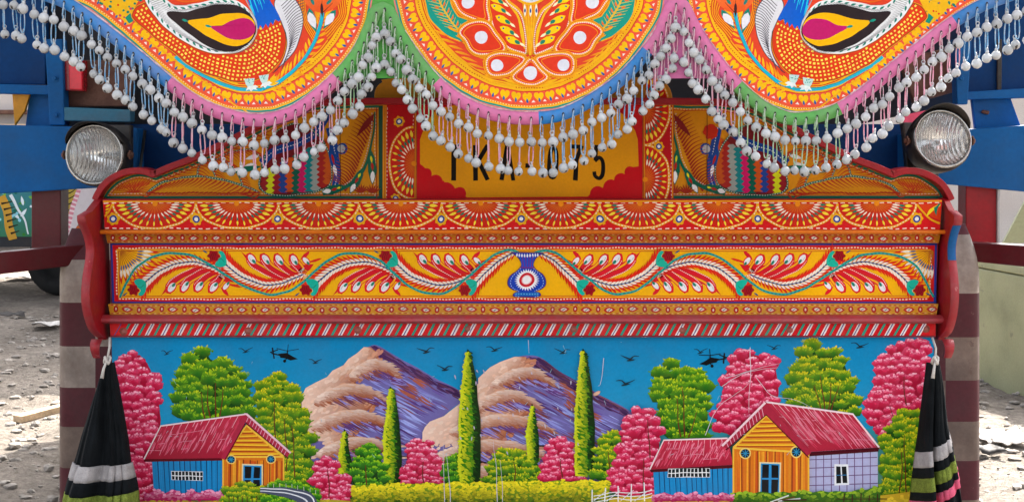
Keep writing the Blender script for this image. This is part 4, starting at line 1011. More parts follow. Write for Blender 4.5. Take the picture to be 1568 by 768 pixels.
foliage([(1322, 640), (1328, 600), (1340, 560), (1362, 530), (1390, 515), (1418, 518), (1427, 540), (1426, 640), (1408, 700), (1372, 700), (1340, 668)], PINK, 16, 2.4, ((1384, 575, 1388, 620), (1362, 620, 1372, 660)), label='pink tree at the right end of the painted landscape')
foliage([(1346, 745), (1350, 690), (1352, 655), (1372, 640), (1386, 624), (1404, 624), (1412, 660), (1410, 800), (1348, 800)], OLIVE, 15, 2.5, ((1384, 665, 1388, 760), (1380, 690, 1376, 760)), label='yellow green tree at the right end of the painted landscape')

# --- painted houses
def roof_lines(a, b, c, d, n, col, seed):
    rn = random.Random(seed)
    for k in range(1, n):
        f = k / n; p = (a[0] + (b[0] - a[0]) * f, a[1] + (b[1] - a[1]) * f); q = (d[0] + (c[0] - d[0]) * f, d[1] + (c[1] - d[1]) * f)
        g = rn.uniform(.6, .95); B.line(*p, p[0] + (q[0] - p[0]) * g, p[1] + (q[1] - p[1]) * g, 1.0, col, .4)
    for k in range(150):
        f, g = rn.random(), rn.uniform(.03, .68); p = [a[i] + (b[i] - a[i]) * f + (d[i] - a[i] + ((c[i] - b[i]) - (d[i] - a[i])) * f) * g for i in (0, 1)]
        v = ((d[0] - a[0]) * .3, (d[1] - a[1]) * .3); g = min(g, .68); B.leaf(p[0], p[1], p[0] + v[0], p[1] + v[1], 2.0, jit(rn.choice(('d03a58', 'e07a92', 'b42440', 'd85a74')), .08))
    for g in (.3, .55, .75):
        for k in range(n):
            if rn.random() < .3:
                f0, f1 = k / n, (k + .9) / n; P_ = lambda f: [a[i] + (b[i] - a[i]) * f + (d[i] - a[i] + ((c[i] - b[i]) - (d[i] - a[i])) * f) * g for i in (0, 1)]
                B.line(*P_(f0), *P_(f1), .7, 'dc8aa0')
def plank_wall(pts, col, dark, n, seed):
    rn = random.Random(seed); B.fill(pts, col); a, b, c, d = pts
    for k in range(n * 3):
        f = rn.random(); B.line(a[0] + (b[0] - a[0]) * f, a[1] + (b[1] - a[1]) * f + 2, d[0] + (c[0] - d[0]) * f, d[1] + (c[1] - d[1]) * f - 2, rn.uniform(1, 3), jit(col, .16), .8)
    for k in range(1, n):
        f = k / n + rn.uniform(-.01, .01); B.line(a[0] + (b[0] - a[0]) * f, a[1] + (b[1] - a[1]) * f + 1, d[0] + (c[0] - d[0]) * f, d[1] + (c[1] - d[1]) * f - 1, 1.5, dark, .9)
def grid_window(x0, y0, x1, y1, nx, ny):
    B.rect(x0, y0, x1, y1, 'e6e8ea'); w_ = (x1 - x0) / nx; h_ = (y1 - y0) / ny
    for i in range(nx):
        for j in range(ny): B.rect(x0 + i * w_ + .8, y0 + j * h_ + .8, x0 + (i + 1) * w_ - .6, y0 + (j + 1) * h_ - .6, '1a2226')
def gable(apex, l, r, base, door, rounds, seed):
    """orange plank front: apex, eave points l and r, base y"""
    rn = random.Random(seed)
    B.fill([apex, r, (r[0], base), (l[0], base), l], 'd8761c')
    n = 9
    for k in range(40):
        x = rn.uniform(l[0] + 2, r[0] - 2); B.line(x, l[1] + 6, x + rn.uniform(-1, 1), base - 1, rn.uniform(1.5, 5), jit(rn.choice(('e08a22', 'd8661c', 'c8541a', 'f0a42a')), .08))
    for k in range(1, n): x = l[0] + (r[0] - l[0]) * k / n; B.line(x, l[1] + 5, x, base, 1.5, '7a2c14')
    B.fill([apex, r, l], 'd8821e')
    h = l[1] - apex[1]
    for k in range(6):
        f = .2 + k * .14; xa = apex[0] + (l[0] - apex[0]) * f; xb = apex[0] + (r[0] - apex[0]) * f; y = apex[1] + h * f
        B.line(xa + 2, y, xb - 2, y, 2.2, 'f2c22e'); B.line(xa + 1, y + 2.6, xb - 1, y + 2.6, 1.6, 'a83a18')
    B.stroke([l, apex, r], 3.4, 'f0c040'); B.stroke([l, (l[0], base)], 2.6, 'f0b83a'); B.stroke([r, (r[0], base)], 2.6, 'f0b83a'); B.line(l[0], l[1], r[0], r[1], 3, 'f0c040')
    for x, y, q in rounds:
        B.disc(x, y, q, 'f0d070', n=16); B.disc(x, y, q * .78, '16222e', n=16)
        for k in range(4): a = k * math.pi / 4; B.line(x - q * .7 * math.cos(a), y - q * .7 * math.sin(a), x + q * .7 * math.cos(a), y + q * .7 * math.sin(a), 1.2, '2a8ab8')
    x0, y0, x1 = door; B.rect(x0 - 2, y0 - 2, x1 + 2, base - 2, 'e8d8a0'); B.rect(x0, y0, x1, base - 2, '2a8ac8'); xm = (x0 + x1) / 2; ym = y0 + (base - y0) * .45
    for a, b in ((x0 + 2, xm - 2), (xm + 2, x1 - 2)):
        B.rect(a, y0 + 2, b, ym - 1, '0d1318'); B.rect(a, ym + 1.5, b, base - 4, '11181e')
B.part('painted_house', scenic, 'painted house with red roof and blue side wall, left of the mountains')
plank_wall([(233, 700), (342, 697), (342, 756), (236, 758)], '1a86c4', '0d3c66', 13, 1)
a, b, c, d = (247, 651), (376, 632), (342, 700), (221, 701)
B.fill([a, b, c, d], 'c4304a', (300, 632, 290, 701, 'a01c34')); roof_lines(a, b, c, d, 12, 'e8a8b8', 1)
B.fill([d, c, (341, 704), (222, 705)], '5a0c1a'); B.stroke([d, a, b], 2.2, 'f0d8dc'); 
gable((378, 650), (343, 698), (434, 698), 756, (373, 711, 401), ((354, 702, 7.4), (415, 701, 7.4)), 2)
B.fill([(376, 630), (444, 690), (440, 700), (376, 645), (345, 703), (339, 700)], 'b02844'); B.stroke([(374, 632), (378, 632), (445, 692)], 3.0, 'f0c8d2'); B.stroke([(377, 646), (441, 700)], 2, '6a0c20'); B.stroke([(376, 647), (346, 702)], 2, '6a0c20')
for k in range(14): f = k / 14; B.line(381 + 62 * f, 636 + 55 * f, 378 + 61 * f, 644 + 55 * f, 1.1, 'e09ab0')
grid_window(263, 720, 311, 734, 9, 2)
B.part('painted_shed', scenic, 'low blue painted shed beside the gabled house')
plank_wall([(999, 712), (1122, 708), (1122, 760), (1002, 760)], '1a86c4', '0d3c66', 15, 3)
a, b, c, d = (1016, 672), (1112, 669), (1122, 708), (994, 716)
B.fill([a, b, c, d], 'c4304a', (1050, 672, 1050, 716, 'a01c34')); roof_lines(a, b, c, d, 11, 'e8a8b8', 4); B.stroke([d, a, b], 2.2, 'f0d8dc'); B.fill([d, c, (1122, 713), (996, 720)], '4a0a18')
grid_window(1022, 714, 1086, 728, 11, 2)
B.part('painted_house', scenic, 'large painted house with orange gable and pale tiled side wall')
B.fill([(1236, 690), (1344, 684), (1344, 752), (1236, 756)], 'b3b6dc')
for k in range(1, 9): x = 1236 + k * 12; B.line(x, 689 - k * .6, x, 755, 1.3, '6a4a7c')
for k in range(1, 5): y = 690 + k * 13; B.line(1237, y, 1343, y - 4, 1.3, '6a4a7c')
a, b, c, d = (1172, 614), (1306, 633), (1346, 684), (1238, 690)
B.fill([a, b, c, d], 'c4304a', (1250, 620, 1290, 690, 'a82038')); roof_lines(a, b, c, d, 15, 'eab4c0', 6); B.stroke([a, b, c], 2.6, 'f2dce0'); B.fill([d, c, (1345, 690), (1238, 697)], '4a0a18')
gable((1171, 633), (1122, 683), (1236, 690), 757, (1163, 707, 1192), ((1140, 691, 9), (1217, 689, 9)), 7)
B.fill([(1171, 612), (1240, 690), (1234, 696), (1171, 632), (1112, 685), (1104, 679)], 'a8243e'); B.stroke([(1104, 680), (1171, 614)], 3.2, 'f2d0d8'); B.stroke([(1110, 686), (1171, 632), (1236, 698)], 2, '5a0a1c')
for k in range(12): f = k / 12; B.line(1110 + 60 * f, 674 - 59 * f, 1114 + 58 * f, 682 - 52 * f, 1.1, 'e0a0b4')
B.rect(1277, 709, 1299, 741, 'e8ecf2'); B.rect(1280, 712, 1287, 738, '12181c'); B.rect(1289, 712, 1296, 738, '12181c'); B.stroke([(1280, 726), (1296, 725)], 1.2, '2a7ab0')

# --- meadow, hedges, road, fences
def dabs(name, x0, x1, ytop, ybot, pal, n, seed, r=(2.2, 4.2), label=None):
    rn = random.Random(seed); B.part(name, scenic, label)
    P_ = [(x0 + (x1 - x0) * k / 20, ytop(k / 20) + rn.uniform(-1, 1)) for k in range(21)]
    B.fill(P_ + [(x1, ybot), (x0, ybot)], pal[1], (0, min(p[1] for p in P_), 0, ybot, pal[2]))
    Q = sorted([(rn.random(), rn.random() ** (1.15 if name == 'painted_hedge' else 1)) for _ in range(n)], key=lambda q: q[1])
    for u, v in Q:
        x = x0 + (x1 - x0) * u; y = ytop(u) + (ybot - ytop(u)) * v
        B.disc(x, y, rn.uniform(*r), jit(mix(pal[0], pal[2], min(1, max(0, v * 1.15 + rn.uniform(-.2, .2)))), .1), ry=rn.uniform(*r) * .62, rot=rn.uniform(-.5, .5), n=7)
dabs('painted_meadow', 176, 545, lambda u: 764 + 2 * math.sin(u * 20), 811, ('e2c02a', 'b8a02a', '6a8a1c'), 260, 1)
dabs('painted_meadow', 900, 1424, lambda u: 757 - 6 * max(0, u - .5) * 2 + 2 * math.sin(u * 24), 811, ('e8c636', 'cfa82a', '8a9a1c'), 420, 2)
B.part('painted_verge', scenic); B.rect(538, 768, 934, 811, '1c4a12', '6a7a1c')
dabs('painted_hedge', 540, 932, lambda u: 740 - 8 * u + 1.5 * math.sin(u * 60), 776, ('f2e024', '8aa81c', '1c4a12'), 1700, 3, (2, 3.6), 'yellow green painted hedge in front of the mountains')
dabs('painted_hedge', 1118, 1346, lambda u: 752 - 4 * u + 1.5 * math.sin(u * 50) - 14 * max(0, u - .8) * 2, 766, ('9ac02a', '3f7a1c', '2a5a14'), 200, 4)
dabs('painted_flower_bed', 222, 346, lambda u: 750 + 3 * math.sin(u * 30), 764, ('f0a0c0', 'd04a80', 'a81a50'), 150, 5, (2, 3.6))
dabs('painted_flower_bed', 998, 1122, lambda u: 753 + 2.5 * math.sin(u * 34), 764, ('f0a0c0', 'd04a80', 'a81a50'), 130, 6, (2, 3.6))
foliage([(346, 800), (344, 752), (362, 740), (390, 738), (408, 748), (412, 800)], OLIVE, 12, 2.3, name='painted_bush')
foliage([(404, 742), (440, 736), (476, 744), (494, 762), (494, 800), (420, 800)], DEEP, 12, 2.2, name='painted_bush')
B.part('painted_road', scenic, 'grey painted road curving through the green bush')
rd = catmull([(400, 748), (436, 751), (462, 757), (474, 770), (470, 800)], 6); B.stroke(rd, 8, '4a5266', 34); B.stroke(offset(rd, -1), 1.2, 'dfe4ea', 3); B.stroke([(x + i * .45, y - 3 - i * .12) for i, (x, y) in enumerate(rd)], 1.4, 'e8ecf0', 2.4)
for k in range(9): x = 412 + k * 9; y = 738 + max(0, k - 4) * 2.2; B.line(x, y, x, y + 6, .8, 'c9d0b8')
B.part('painted_fence', scenic, 'white painted fence left of the shed')
for k in range(5): x = 906 + k * 20; B.line(x, 768 - k * 1.0, x, 746 - k * 2.5, 1.6, 'eeeef0')
for y in (750, 755, 760): B.stroke(catmull([(908, y + 6), (940, y + 1), (970, y + 2), (998, y - 3)], 5), 1.2, 'eeeef0')
for k in range(4): B.line(908 + k * 21, 764, 928 + k * 21, 748, 1, 'dfe0e6')
B.part('painted_fence', scenic, 'dark painted fence at the right end of the meadow')
for k in range(5): x = 1290 + k * 13; B.line(x, 752 + (k % 2) * 3, x, 778, 1.8, '3a2416')
for y in (760, 767): B.line(1276, y + 1, 1356, y, 1.4, '3a2416')
for k in range(7): B.line(352 + k * 7, 768, 352 + k * 7, 756, 1.2, '4a2a18')
B.part('painted_log', scenic)
for k in range(4): B.line(1178 + k * 6, 766 - k, 1206 + k * 9, 756 + k * 2, 2, ('d8dcd8', '5a3a24', 'c8ccd0', '3a2818')[k])
# --- birds and aircraft
def bird(x, y, s_=1., fl=1):
    B.part('painted_bird', scenic)
    B.stroke(catmull([(x - 13 * s_ * fl, y - 4 * s_), (x - 6 * s_ * fl, y - 4 * s_), (x, y + 1)], 4), .8, '16303c', 2.2 * s_)
    B.stroke(catmull([(x, y + 1), (x + 6 * s_ * fl, y - 1.5), (x + 14 * s_ * fl, y - 5 * s_)], 4), 2.4 * s_, '16303c', .7)
    B.leaf(x - 6 * s_, y + 3.5, x + 8 * s_, y + 1, 2.8 * s_, '16303c')
for x, y, s_, fl in ((255, 539, .7, 1), (376, 536, .8, 1), (483, 553, .7, 1), (652, 537, 1, -1), (682, 563, .9, -1), (757, 535, .9, 1), (861, 538, .9, -1), (965, 548, 1, -1), (957, 586, 1.1, 1), (1072, 537, .8, 1), (1186, 532, .8, -1), (1316, 529, 1, 1)): bird(x, y, s_, fl)
for x, y, fl in ((437, 543, 1), (1090, 551, -1)):
    B.part('painted_helicopter', scenic, 'black painted helicopter in the %s of the sky' % ('left' if fl > 0 else 'right'))
    T = lambda u, v: (x + u * fl, y + v)
    B.fill([T(-12, -2), T(2, -4), T(12, 2), T(19, 6), T(8, 8), T(0, 5), T(-8, 4)], '0b0f12'); B.line(*T(-10, 0), *T(-22, -3), 2, '0b0f12'); B.line(*T(-20, -11), *T(-18, 5), 2.2, '0b0f12'); B.line(*T(-24, -4), *T(-12, -8), 1.6, '0b0f12')
    for u, v in ((-14, -10), (20, -9), (4, -17), (2, -2)): B.line(*T(3, -7), *T(u, v), 1.1, '10181c')
    B.line(*T(3, -8), *T(3, 0), 1.8, '0b0f12'); B.disc(*T(-1, 9), 2.6, '0b0f12', n=8); B.line(*T(2, 5), *T(-1, 9), 1.4, '0b0f12')
# --- pale scratches in the paint
for pts, w_ in ((((681, 772), (680, 720), (679, 675)), 1.4), (((690, 772), (688, 730), (684, 690)), 1.6), (((762, 772), (760, 720), (756, 672)), 1.5), (((770, 772), (769, 735), (765, 700)), 1.2), (((1105, 590), (1140, 570), (1190, 562)), 1.4), (((1110, 578), (1150, 566), (1192, 556)), 1.2),
                (((1078, 664), (1100, 620), (1140, 590), (1150, 570)), 1.2), (((1148, 530), (1147, 580), (1145, 630)), 1.6), (((1155, 575), (1180, 602), (1215, 610), (1240, 622)), 1.2), (((925, 548), (919, 585), (915, 590)), 1.2), (((809, 520), (810, 540)), 1.0)):
    B.part('scratch', scenic); B.stroke(catmull(pts, 6), w_ * .8, 'cfc8d4', w_ * .3)
B.part('paint_chips', scenic)
for k in range(26):
    x, y = rnd.uniform(690, 900), rnd.uniform(560, 690); B.leaf(x, y, x + rnd.uniform(-1, 3), y + rnd.uniform(4, 8), 2, 'b8b4c8')
for k in range(40):
    x, y = rnd.uniform(180, 1420), rnd.uniform(520, 700); B.line(x, y, x + rnd.uniform(-5, 5), y + rnd.uniform(-6, 8), .7, '9ac0d0', .3)
for _o in B.build():
    if _o.name.startswith('paint_chips'): _o['kind'] = 'stuff'
from mathutils import noise as mnoise

# ------------------------------------------------------------------ side brackets
def bracket(mir):
    sg = -1 if mir else 1
    xb = lambda y: 154 + (y - 308) * .058                      # back edge, pixels (left side)
    front = [(127, 330), (128.5, 341), (137, 359), (142, 378), (142, 398), (139.5, 417), (138, 440), (139, 463), (144, 486), (152, 505), (164, 516)]
    V2 = []                                                     # (Y, z) outline
    for x, y in catmull(front, 4):
        r = (784 - x) / (784 - xb(y)); Y = (-4 + 4 / r) * (.72 if mir else 1)
        u = (384 - y) / FPX; V2.append((Y, at(784, y, Y)[2]))
    zt = at(784, 303, 0)[2]; zb = at(784, 520, 0)[2]
    V2 = [(.05, zt), (.0, zt), (-.03, zt - .008), (-.10 * (.72 if mir else 1), zt - .030)] + V2 + [(.0, zb), (.05, zb)]
    X0 = at(784 * 2 - 1439 if mir else 160, 400, 0)[0]; X1 = X0 - (.016 if mir else .02)
    n = len(V2); V = [(sg * X0, y, z) for y, z in V2] + [(sg * X1, y, z) for y, z in V2]
    tr = tessellate_polygon([[Vector((y, z, 0)) for y, z in V2]])
    Fc = [tuple(t) for t in tr] + [tuple(n + i for i in t) for t in tr] + [(i, (i + 1) % n, n + (i + 1) % n, n + i) for i in range(n)]
    o = bevel(mesh_obj('side_bracket', V, Fc, 'red', truck, label='wavy red bracket at the %s end of the boards' % ('right' if mir else 'left')), .004)
    # small curled tab under the bracket
    zc = zb; pts = catmull([(-.075, zc + .005), (-.095, zc - .008), (-.095, zc - .026), (-.08, zc - .045)], 5); V = []; Fc = []
    for i, (y, z) in enumerate(pts):
        f = i / (len(pts) - 1); wq = .015 - .006 * f
        for dx, dy in ((-wq, 0), (wq, 0), (wq, .006), (-wq, .006)): V.append((sg * (X0 - .018) + dx, y + dy + .05, z))
    for i in range(len(pts) - 1):
        for j in range(4): Fc.append((4 * i + j, 4 * i + (j + 1) % 4, 4 * i + 4 + (j + 1) % 4, 4 * i + 4 + j))
    mesh_obj('curled_tab', V, Fc, M['wornred'], o, True)
    ed = [q for q in V2[3:-2]]; V = []; Fc = []
    for y, z in ed:
        for dx, dy in ((.001, 0), (.0005, -.003), (-.0205, -.003), (-.021, 0)): V.append((sg * (X0 + dx), y + dy, z))
    for i in range(len(ed) - 1):
        for j in range(3): Fc.append((4 * i + j, 4 * i + j + 1, 4 * i + 5 + j, 4 * i + 4 + j))
    mesh_obj('bracket_edge', V, Fc, M['wornred'], o, True)
    if mir: mesh_obj('blue_overspray', [(v[0] - .0006, v[1] - .0012, v[2]) for v in V[24:72]], Fc[:33], 'blue', o, True)
    if mir:                                                     # blue overspray on the right one
        pass
M['wornred'] = node_mat('worn_pinkish_red', '9c222c', .5, wear=.62, wear_col='b8807c', wear_scale=50., dirt=('7a4a4a', 20., .6))
bracket(False); bracket(True)

# ------------------------------------------------------------------ mudguards painted in checks
M['check_w'] = node_mat('grimy_white_check', '958a80', .6, n1=(8., .3), wear=.6, wear_col='77655c', wear_scale=16., dirt=('5f4c44', 7., .95), bump=.1)
M['check_t'] = node_mat('brown_grey_check', '6f5f55', .65, n1=(8., .3), wear=.62, wear_col='5c4840', wear_scale=16., dirt=('4c3a34', 7., .9), bump=.15)
M['check_m'] = node_mat('maroon_check', '552a30', .6, spec=.15, n1=(8., .2), wear=.64, wear_col='7c6260', wear_scale=18., dirt=('3f2f30', 8., .8), bump=.08)
def mudguard(mir):
    sg = 1 if mir else -1
    rows = (345, 361, 449, 516, 582, 645, 705, 765, 830, 900) if mir else (352, 398, 463, 530, 593, 653, 716, 775, 835, 900)
    px = ((1503, 1448, 1380) if mir else (88, 146, 215))
    Yf = .16
    root = empty('mudguard'); root.parent = truck; root['label'] = 'checked maroon and grimy white mudguard on the %s' % ('right' if mir else 'left')
    back = None
    def sheet(name, xa, xb_, ya, yb, dy, mat, parent, th=.006):
        """curved sheet; the outer edge rolls back"""
        V = []; Fc = []; nx, ny = 8, 5
        for side in (0, 1):
            for j in range(ny + 1):
                y = ya + (yb - ya) * j / ny
                for i in range(nx + 1):
                    x = xa + (xb_ - xa) * i / nx; p = at(x, y, Yf); top = max(0, (430 - y) / 80)
                    roll = max(0, 1 - abs(x - px[0]) / 13) ** 2 * .02 + max(0, min(1.2, top)) ** 2 * .08
                    ins = max(0, min(1, top)) ** 2 * .012 * max(0, 1 - abs(x - px[0]) / 40)
                    V.append((p[0] - sg * ins, Yf + dy + roll + side * th, p[2]))
        n = (nx + 1) * (ny + 1)
        for s_ in (0, n):
            for j in range(ny):
                for i in range(nx): a = s_ + j * (nx + 1) + i; Fc.append((a, a + 1, a + nx + 2, a + nx + 1))
        ring = [i for i in range(nx + 1)] + [(j + 1) * (nx + 1) - 1 for j in range(1, ny + 1)] + [ny * (nx + 1) + i for i in range(nx - 1, -1, -1)] + [j * (nx + 1) for j in range(ny - 1, 0, -1)]
        m = len(ring)
        for k in range(m): a, b = ring[k], ring[(k + 1) % m]; Fc.append((a, b, b + n, a + n))
        o = mesh_obj(name, V, Fc, mat, parent, True); m_ = o.modifiers.new('edges', 'EDGE_SPLIT'); m_.split_angle = R(40); return o
    for r in range(len(rows) - 1):
        for c in range(2):
            white = ((r + c) % 2 == 1)
            o = sheet('check_square', px[c], px[c + 1], rows[r], rows[r + 1], 0, ('check_t' if (mir and r > 1) or (not mir and r > 3) else 'check_w') if white else 'check_m', root)
mudguard(False); mudguard(True)

# ------------------------------------------------------------------ blue beam, posts, rails
def prism(name, corners, mat, parent=truck, bev=.003, label=None):
    """eight corners: front ring of four then back ring of four"""
    return bevel(mesh_obj(name, corners, [(0, 1, 2, 3), (7, 6, 5, 4), (0, 4, 5, 1), (1, 5, 6, 2), (2, 6, 7, 3), (3, 7, 4, 0)], mat, parent, label=label), bev)
def pbox(name, quad, Y, th, mat, label=None, bev=.003):
    """board with pixel corners quad = 4 x (px, py[, Y])"""
    f = [at(q[0], q[1], q[2] if len(q) > 2 else Y) for q in quad]
    return prism(name, f + [(p[0], p[1] + th, p[2]) for p in f], mat, truck, bev, label)
BY = .34
pbox('cross_beam', ((190, 190), (1400, 190), (1400, 300), (190, 300)), BY + .1, .12, 'dblue', 'blue cross beam behind the boards')  # deeper blue here paints in the shade behind the boards
pbox('beam_end', ((-130, 188, BY - .02), (210, 196, BY + .02), (210, 284, BY + .02), (-130, 304, BY - .02)), BY, .12, 'blue', 'left end of the blue beam under the round lamp')
pbox('beam_end', ((1385, 205, BY + .02), (1700, 183, BY - .02), (1700, 306, BY - .02), (1385, 276, BY + .02)), BY, .12, 'blue', 'right end of the blue beam under the round lamp')
for q in (((-130, 193.5), (100, 198.5), (100, 202), (-130, 197)),): pass
# posts and rails hung from the beam
pbox('post', ((48, 285), (93, 285), (93, 392), (48, 392)), BY + .03, .08, 'dred')
pbox('post', ((1479, 280), (1529, 280), (1529, 385), (1479, 385)), BY + .03, .08, 'red')
pbox('post_lit_edge', ((1527, 280), (1532, 280), (1532, 378), (1527, 378)), BY + .02, .09, 'gry')  # pale strip painted in for the sunlit edge of the right post
pbox('step_rail', ((-140, 400, -.1), (150, 372, .22), (150, 402, .22), (-140, 436, -.1)), 0, .09, 'dred', 'dark red step rail left of the boards')
pbox('step_rail', ((1478, 371, .25), (1720, 385, -.05), (1720, 424, -.05), (1478, 399, .25)), 0, .1, 'dred', 'dark red step rail right of the boards')
# frame above the left beam
pbox('frame_bar', ((-130, 126), (92, 131), (92, 146), (-130, 140)), .40, .06, 'blue')
pbox('frame_bar', ((68, 60), (95, 60), (99, 192), (76, 192)), .38, .05, 'blue')
pbox('frame_panel', ((-200, -160), (70, -160), (70, 130), (-200, 128)), .47, .03, 'dblue')
pbox('gusset', ((45, 142), (78, 144), (78, 198), (38, 198)), .45, .02, 'blue')
pbox('gusset_flange', ((18, 140), (46, 143), (38, 170), (22, 193)), .42, .015, 'orange')
pbox('frame_bar', ((98, 164), (200, 168), (200, 187), (98, 185)), .38, .05, 'teal')
pbox('lamp_board', ((92, 92), (205, 92), (196, 163), (90, 163)), .44, .03, 'rust')
pbox('rear_panel', ((70, -160), (800, -160), (800, 300), (205, 300), (70,215))[:2] + ((800, 300), (70, 215)), .56, .03, 'body')
tl = pbox('tail_lamp', ((84, 92), (128, 92), (128, 140), (86, 138)), .40, .04, node_mat('red_lamp_plastic', 'a50f20', .25, spec=.6, coat=.4), 'red square tail lamp behind the beads')
f_ = [at(x, y, .392) for x, y in ((105, 94), (126, 94), (126, 138), (106, 137))]
prism('lens_panel', f_ + [(p[0], .402, p[2]) for p in f_], node_mat('bright_red_lens', 'e01a34', .2, spec=.6, coat=.5), tl)
# frame above the right beam
pbox('frame_bar', ((1478, 141), (1700, 127), (1700, 146), (1478, 153)), .40, .06, 'blue')
pbox('frame_panel', ((1464, -160), (1780, -160), (1780, 140), (1474, 143)), .47, .03, 'dblue')
pbox('hanging_strap', ((1527, 60), (1535, 60), (1534, 140), (1527, 140)), .455, .01, 'black')
pbox('frame_bar', ((1462, 60), (1488, 60), (1482, 160), (1466, 160)), .38, .05, 'blue')
pbox('gusset', ((1488, 152), (1548, 150), (1565, 197), (1494, 200)), .44, .02, 'blue')
pbox('gusset_hook', ((1505, 168), (1516, 170), (1514, 176), (1503, 173)), .43, .01, 'rust')
pbox('rear_panel', ((801, -160), (1480, -160), (1470, 158), (801, 300)), .56, .03, 'body')
pbox('lamp_board', ((1378, 92), (1462, 70), (1466, 140), (1400, 158)), .46, .03, 'rust')

# ------------------------------------------------------------------ round lamps
def glass_mat():
    m = bpy.data.materials.new('fluted_lamp_glass'); m.use_nodes = True; t = m.node_tree; N = t.nodes; L = t.links
    for n in list(N): N.remove(n)
    out = N.new('ShaderNodeOutputMaterial'); tr = N.new('ShaderNodeBsdfTransparent'); gl = N.new('ShaderNodeBsdfGlossy'); mx = N.new('ShaderNodeMixShader')
    df = N.new('ShaderNodeBsdfDiffuse'); df.inputs['Color'].default_value = (.86, .87, .87, 1); mx2 = N.new('ShaderNodeMixShader'); ml = N.new('ShaderNodeMapRange'); ml.inputs['To Min'].default_value = .02; ml.inputs['To Max'].default_value = .16
    gl.inputs['Roughness'].default_value = .08; tr.inputs['Color'].default_value = (.92, .94, .94, 1)
    fr = N.new('ShaderNodeFresnel'); fr.inputs['IOR'].default_value = 1.6
    tc = N.new('ShaderNodeTexCoord'); wv = N.new('ShaderNodeTexWave'); wv.inputs['Scale'].default_value = 52; wv.inputs['Distortion'].default_value = 3.0; wv.inputs['Detail'].default_value = 2
    bp = N.new('ShaderNodeBump'); bp.inputs['Strength'].default_value = .5; bp.inputs['Distance'].default_value = .003
    L.new(tc.outputs['Object'], wv.inputs['Vector']); L.new(wv.outputs['Fac'], bp.inputs['Height']); L.new(wv.outputs['Fac'], ml.inputs['Value']); L.new(ml.outputs[0], mx2.inputs[0]); L.new(bp.outputs[0], gl.inputs['Normal']); L.new(bp.outputs[0], fr.inputs['Normal'])
    L.new(fr.outputs[0], mx.inputs[0]); L.new(tr.outputs[0], mx.inputs[1]); L.new(gl.outputs[0], mx.inputs[2])
    L.new(mx.outputs[0], mx2.inputs[1]); L.new(df.outputs[0], mx2.inputs[2]); L.new(mx2.outputs[0], out.inputs['Surface']); return m
def reflector_mat():
    m = node_mat('lamp_reflector', 'fafafa', .1, metal=.95, n1=(9., .08), n2=(60., .05)); t = m.node_tree; N = t.nodes; L = t.links
    tc = N.new('ShaderNodeTexCoord'); wv = N.new('ShaderNodeTexWave'); wv.inputs['Scale'].default_value = 34; wv.inputs['Distortion'].default_value = 2.; wv.inputs['Detail'].default_value = 2
    nz = N.new('ShaderNodeTexNoise'); nz.inputs['Scale'].default_value = 26
    ad = N.new('ShaderNodeMath'); ad.operation = 'ADD'
    bp = N.new('ShaderNodeBump'); bp.inputs['Strength'].default_value = .3; bp.inputs['Distance'].default_value = .004
    L.new(tc.outputs['Object'], wv.inputs['Vector']); L.new(tc.outputs['Object'], nz.inputs['Vector']); L.new(wv.outputs['Fac'], ad.inputs[0]); L.new(nz.outputs['Fac'], ad.inputs[1])
    L.new(ad.outputs[0], bp.inputs['Height']); L.new(bp.outputs[0], N['Principled BSDF'].inputs['Normal']); return m
M['glass'] = glass_mat(); M['refl'] = reflector_mat(); M['chrome'] = node_mat('dull_chrome', 'b5b5b2', .25, metal=.9, dirt=('6a625a', 40., .4))
def lamp(px, py, Y, tilt, yaw, side):
    c = at(px, py, Y); s_ = (Y + 4) / FPX; r = 43 * s_
    root = empty('round_lamp', c); root.parent = truck; root['label'] = 'round fluted headlamp in a black housing on the %s of the beam' % side
    root.rotation_euler = (tilt, 0, yaw)
    def part(name, prof, mat, n=40):
        V, Fc = lathe(prof, n); return mesh_obj(name, V, Fc, mat, root, True)
    part('housing', [(r * 1.06, .012), (r * 1.12, .004), (r * 1.13, -.02), (r * 1.05, -.06), (r * .7, -.11), (r * .3, -.13), (.001, -.13)], 'black')
    part('trim_ring', [(r * .97, .004), (r * .985, .013), (r * 1.03, .017), (r * 1.075, .012), (r * 1.085, .002)], 'chrome')
    part('reflector', [(r * .98, .002), (r * .9, -.012), (r * .72, -.032), (r * .5, -.048), (r * .25, -.057), (.0005, -.06)], 'refl')
    part('lens', [(r * .99, .004), (r * .94, .012), (r * .8, .02), (r * .55, .027), (r * .28, .0305), (.0005, .032)], 'glass')
    part('bulb', [(.0005, -.022), (.006, -.025), (.009, -.034), (.008, -.045), (.006, -.058)], 'chrome', 12)
    # hood over the top of the rim
    V = []; Fc = []; n = 18
    for k in range(n + 1):
        a = R(20 + 140 * k / n); w_ = .045 * math.sin(math.pi * k / n) ** .6
        for rr, h in ((r * 1.13, -.03), (r * 1.16, .004), (r * 1.15, .010 + w_), (r * 1.13, .010 + w_), (r * 1.13, .002)): V.append((rr * math.cos(a), -h, rr * math.sin(a)))
    for k in range(n):
        for j in range(4): Fc.append((5 * k + j, 5 * k + j + 1, 5 * k + j + 6, 5 * k + j + 5))
    mesh_obj('hood', V, Fc, 'black', root, True)
    for sx in (-1, 1):
        V, Fc = rod([(sx * r * 1.1, .01, 0), (sx * r * 1.32, .012, 0)], .007, 8); b = mesh_obj('side_bolt', V, Fc, 'rust', root, True)
        V, Fc = rod([(sx * r * 1.2, .01, 0), (sx * r * 1.25, .01, 0)], .014, 6); mesh_obj('nut', V, Fc, 'rust', root)
    box('bracket', -r * .6, r * .6, .135, .16, -r * 1.05, r * 1.18, 'black', root, .004)
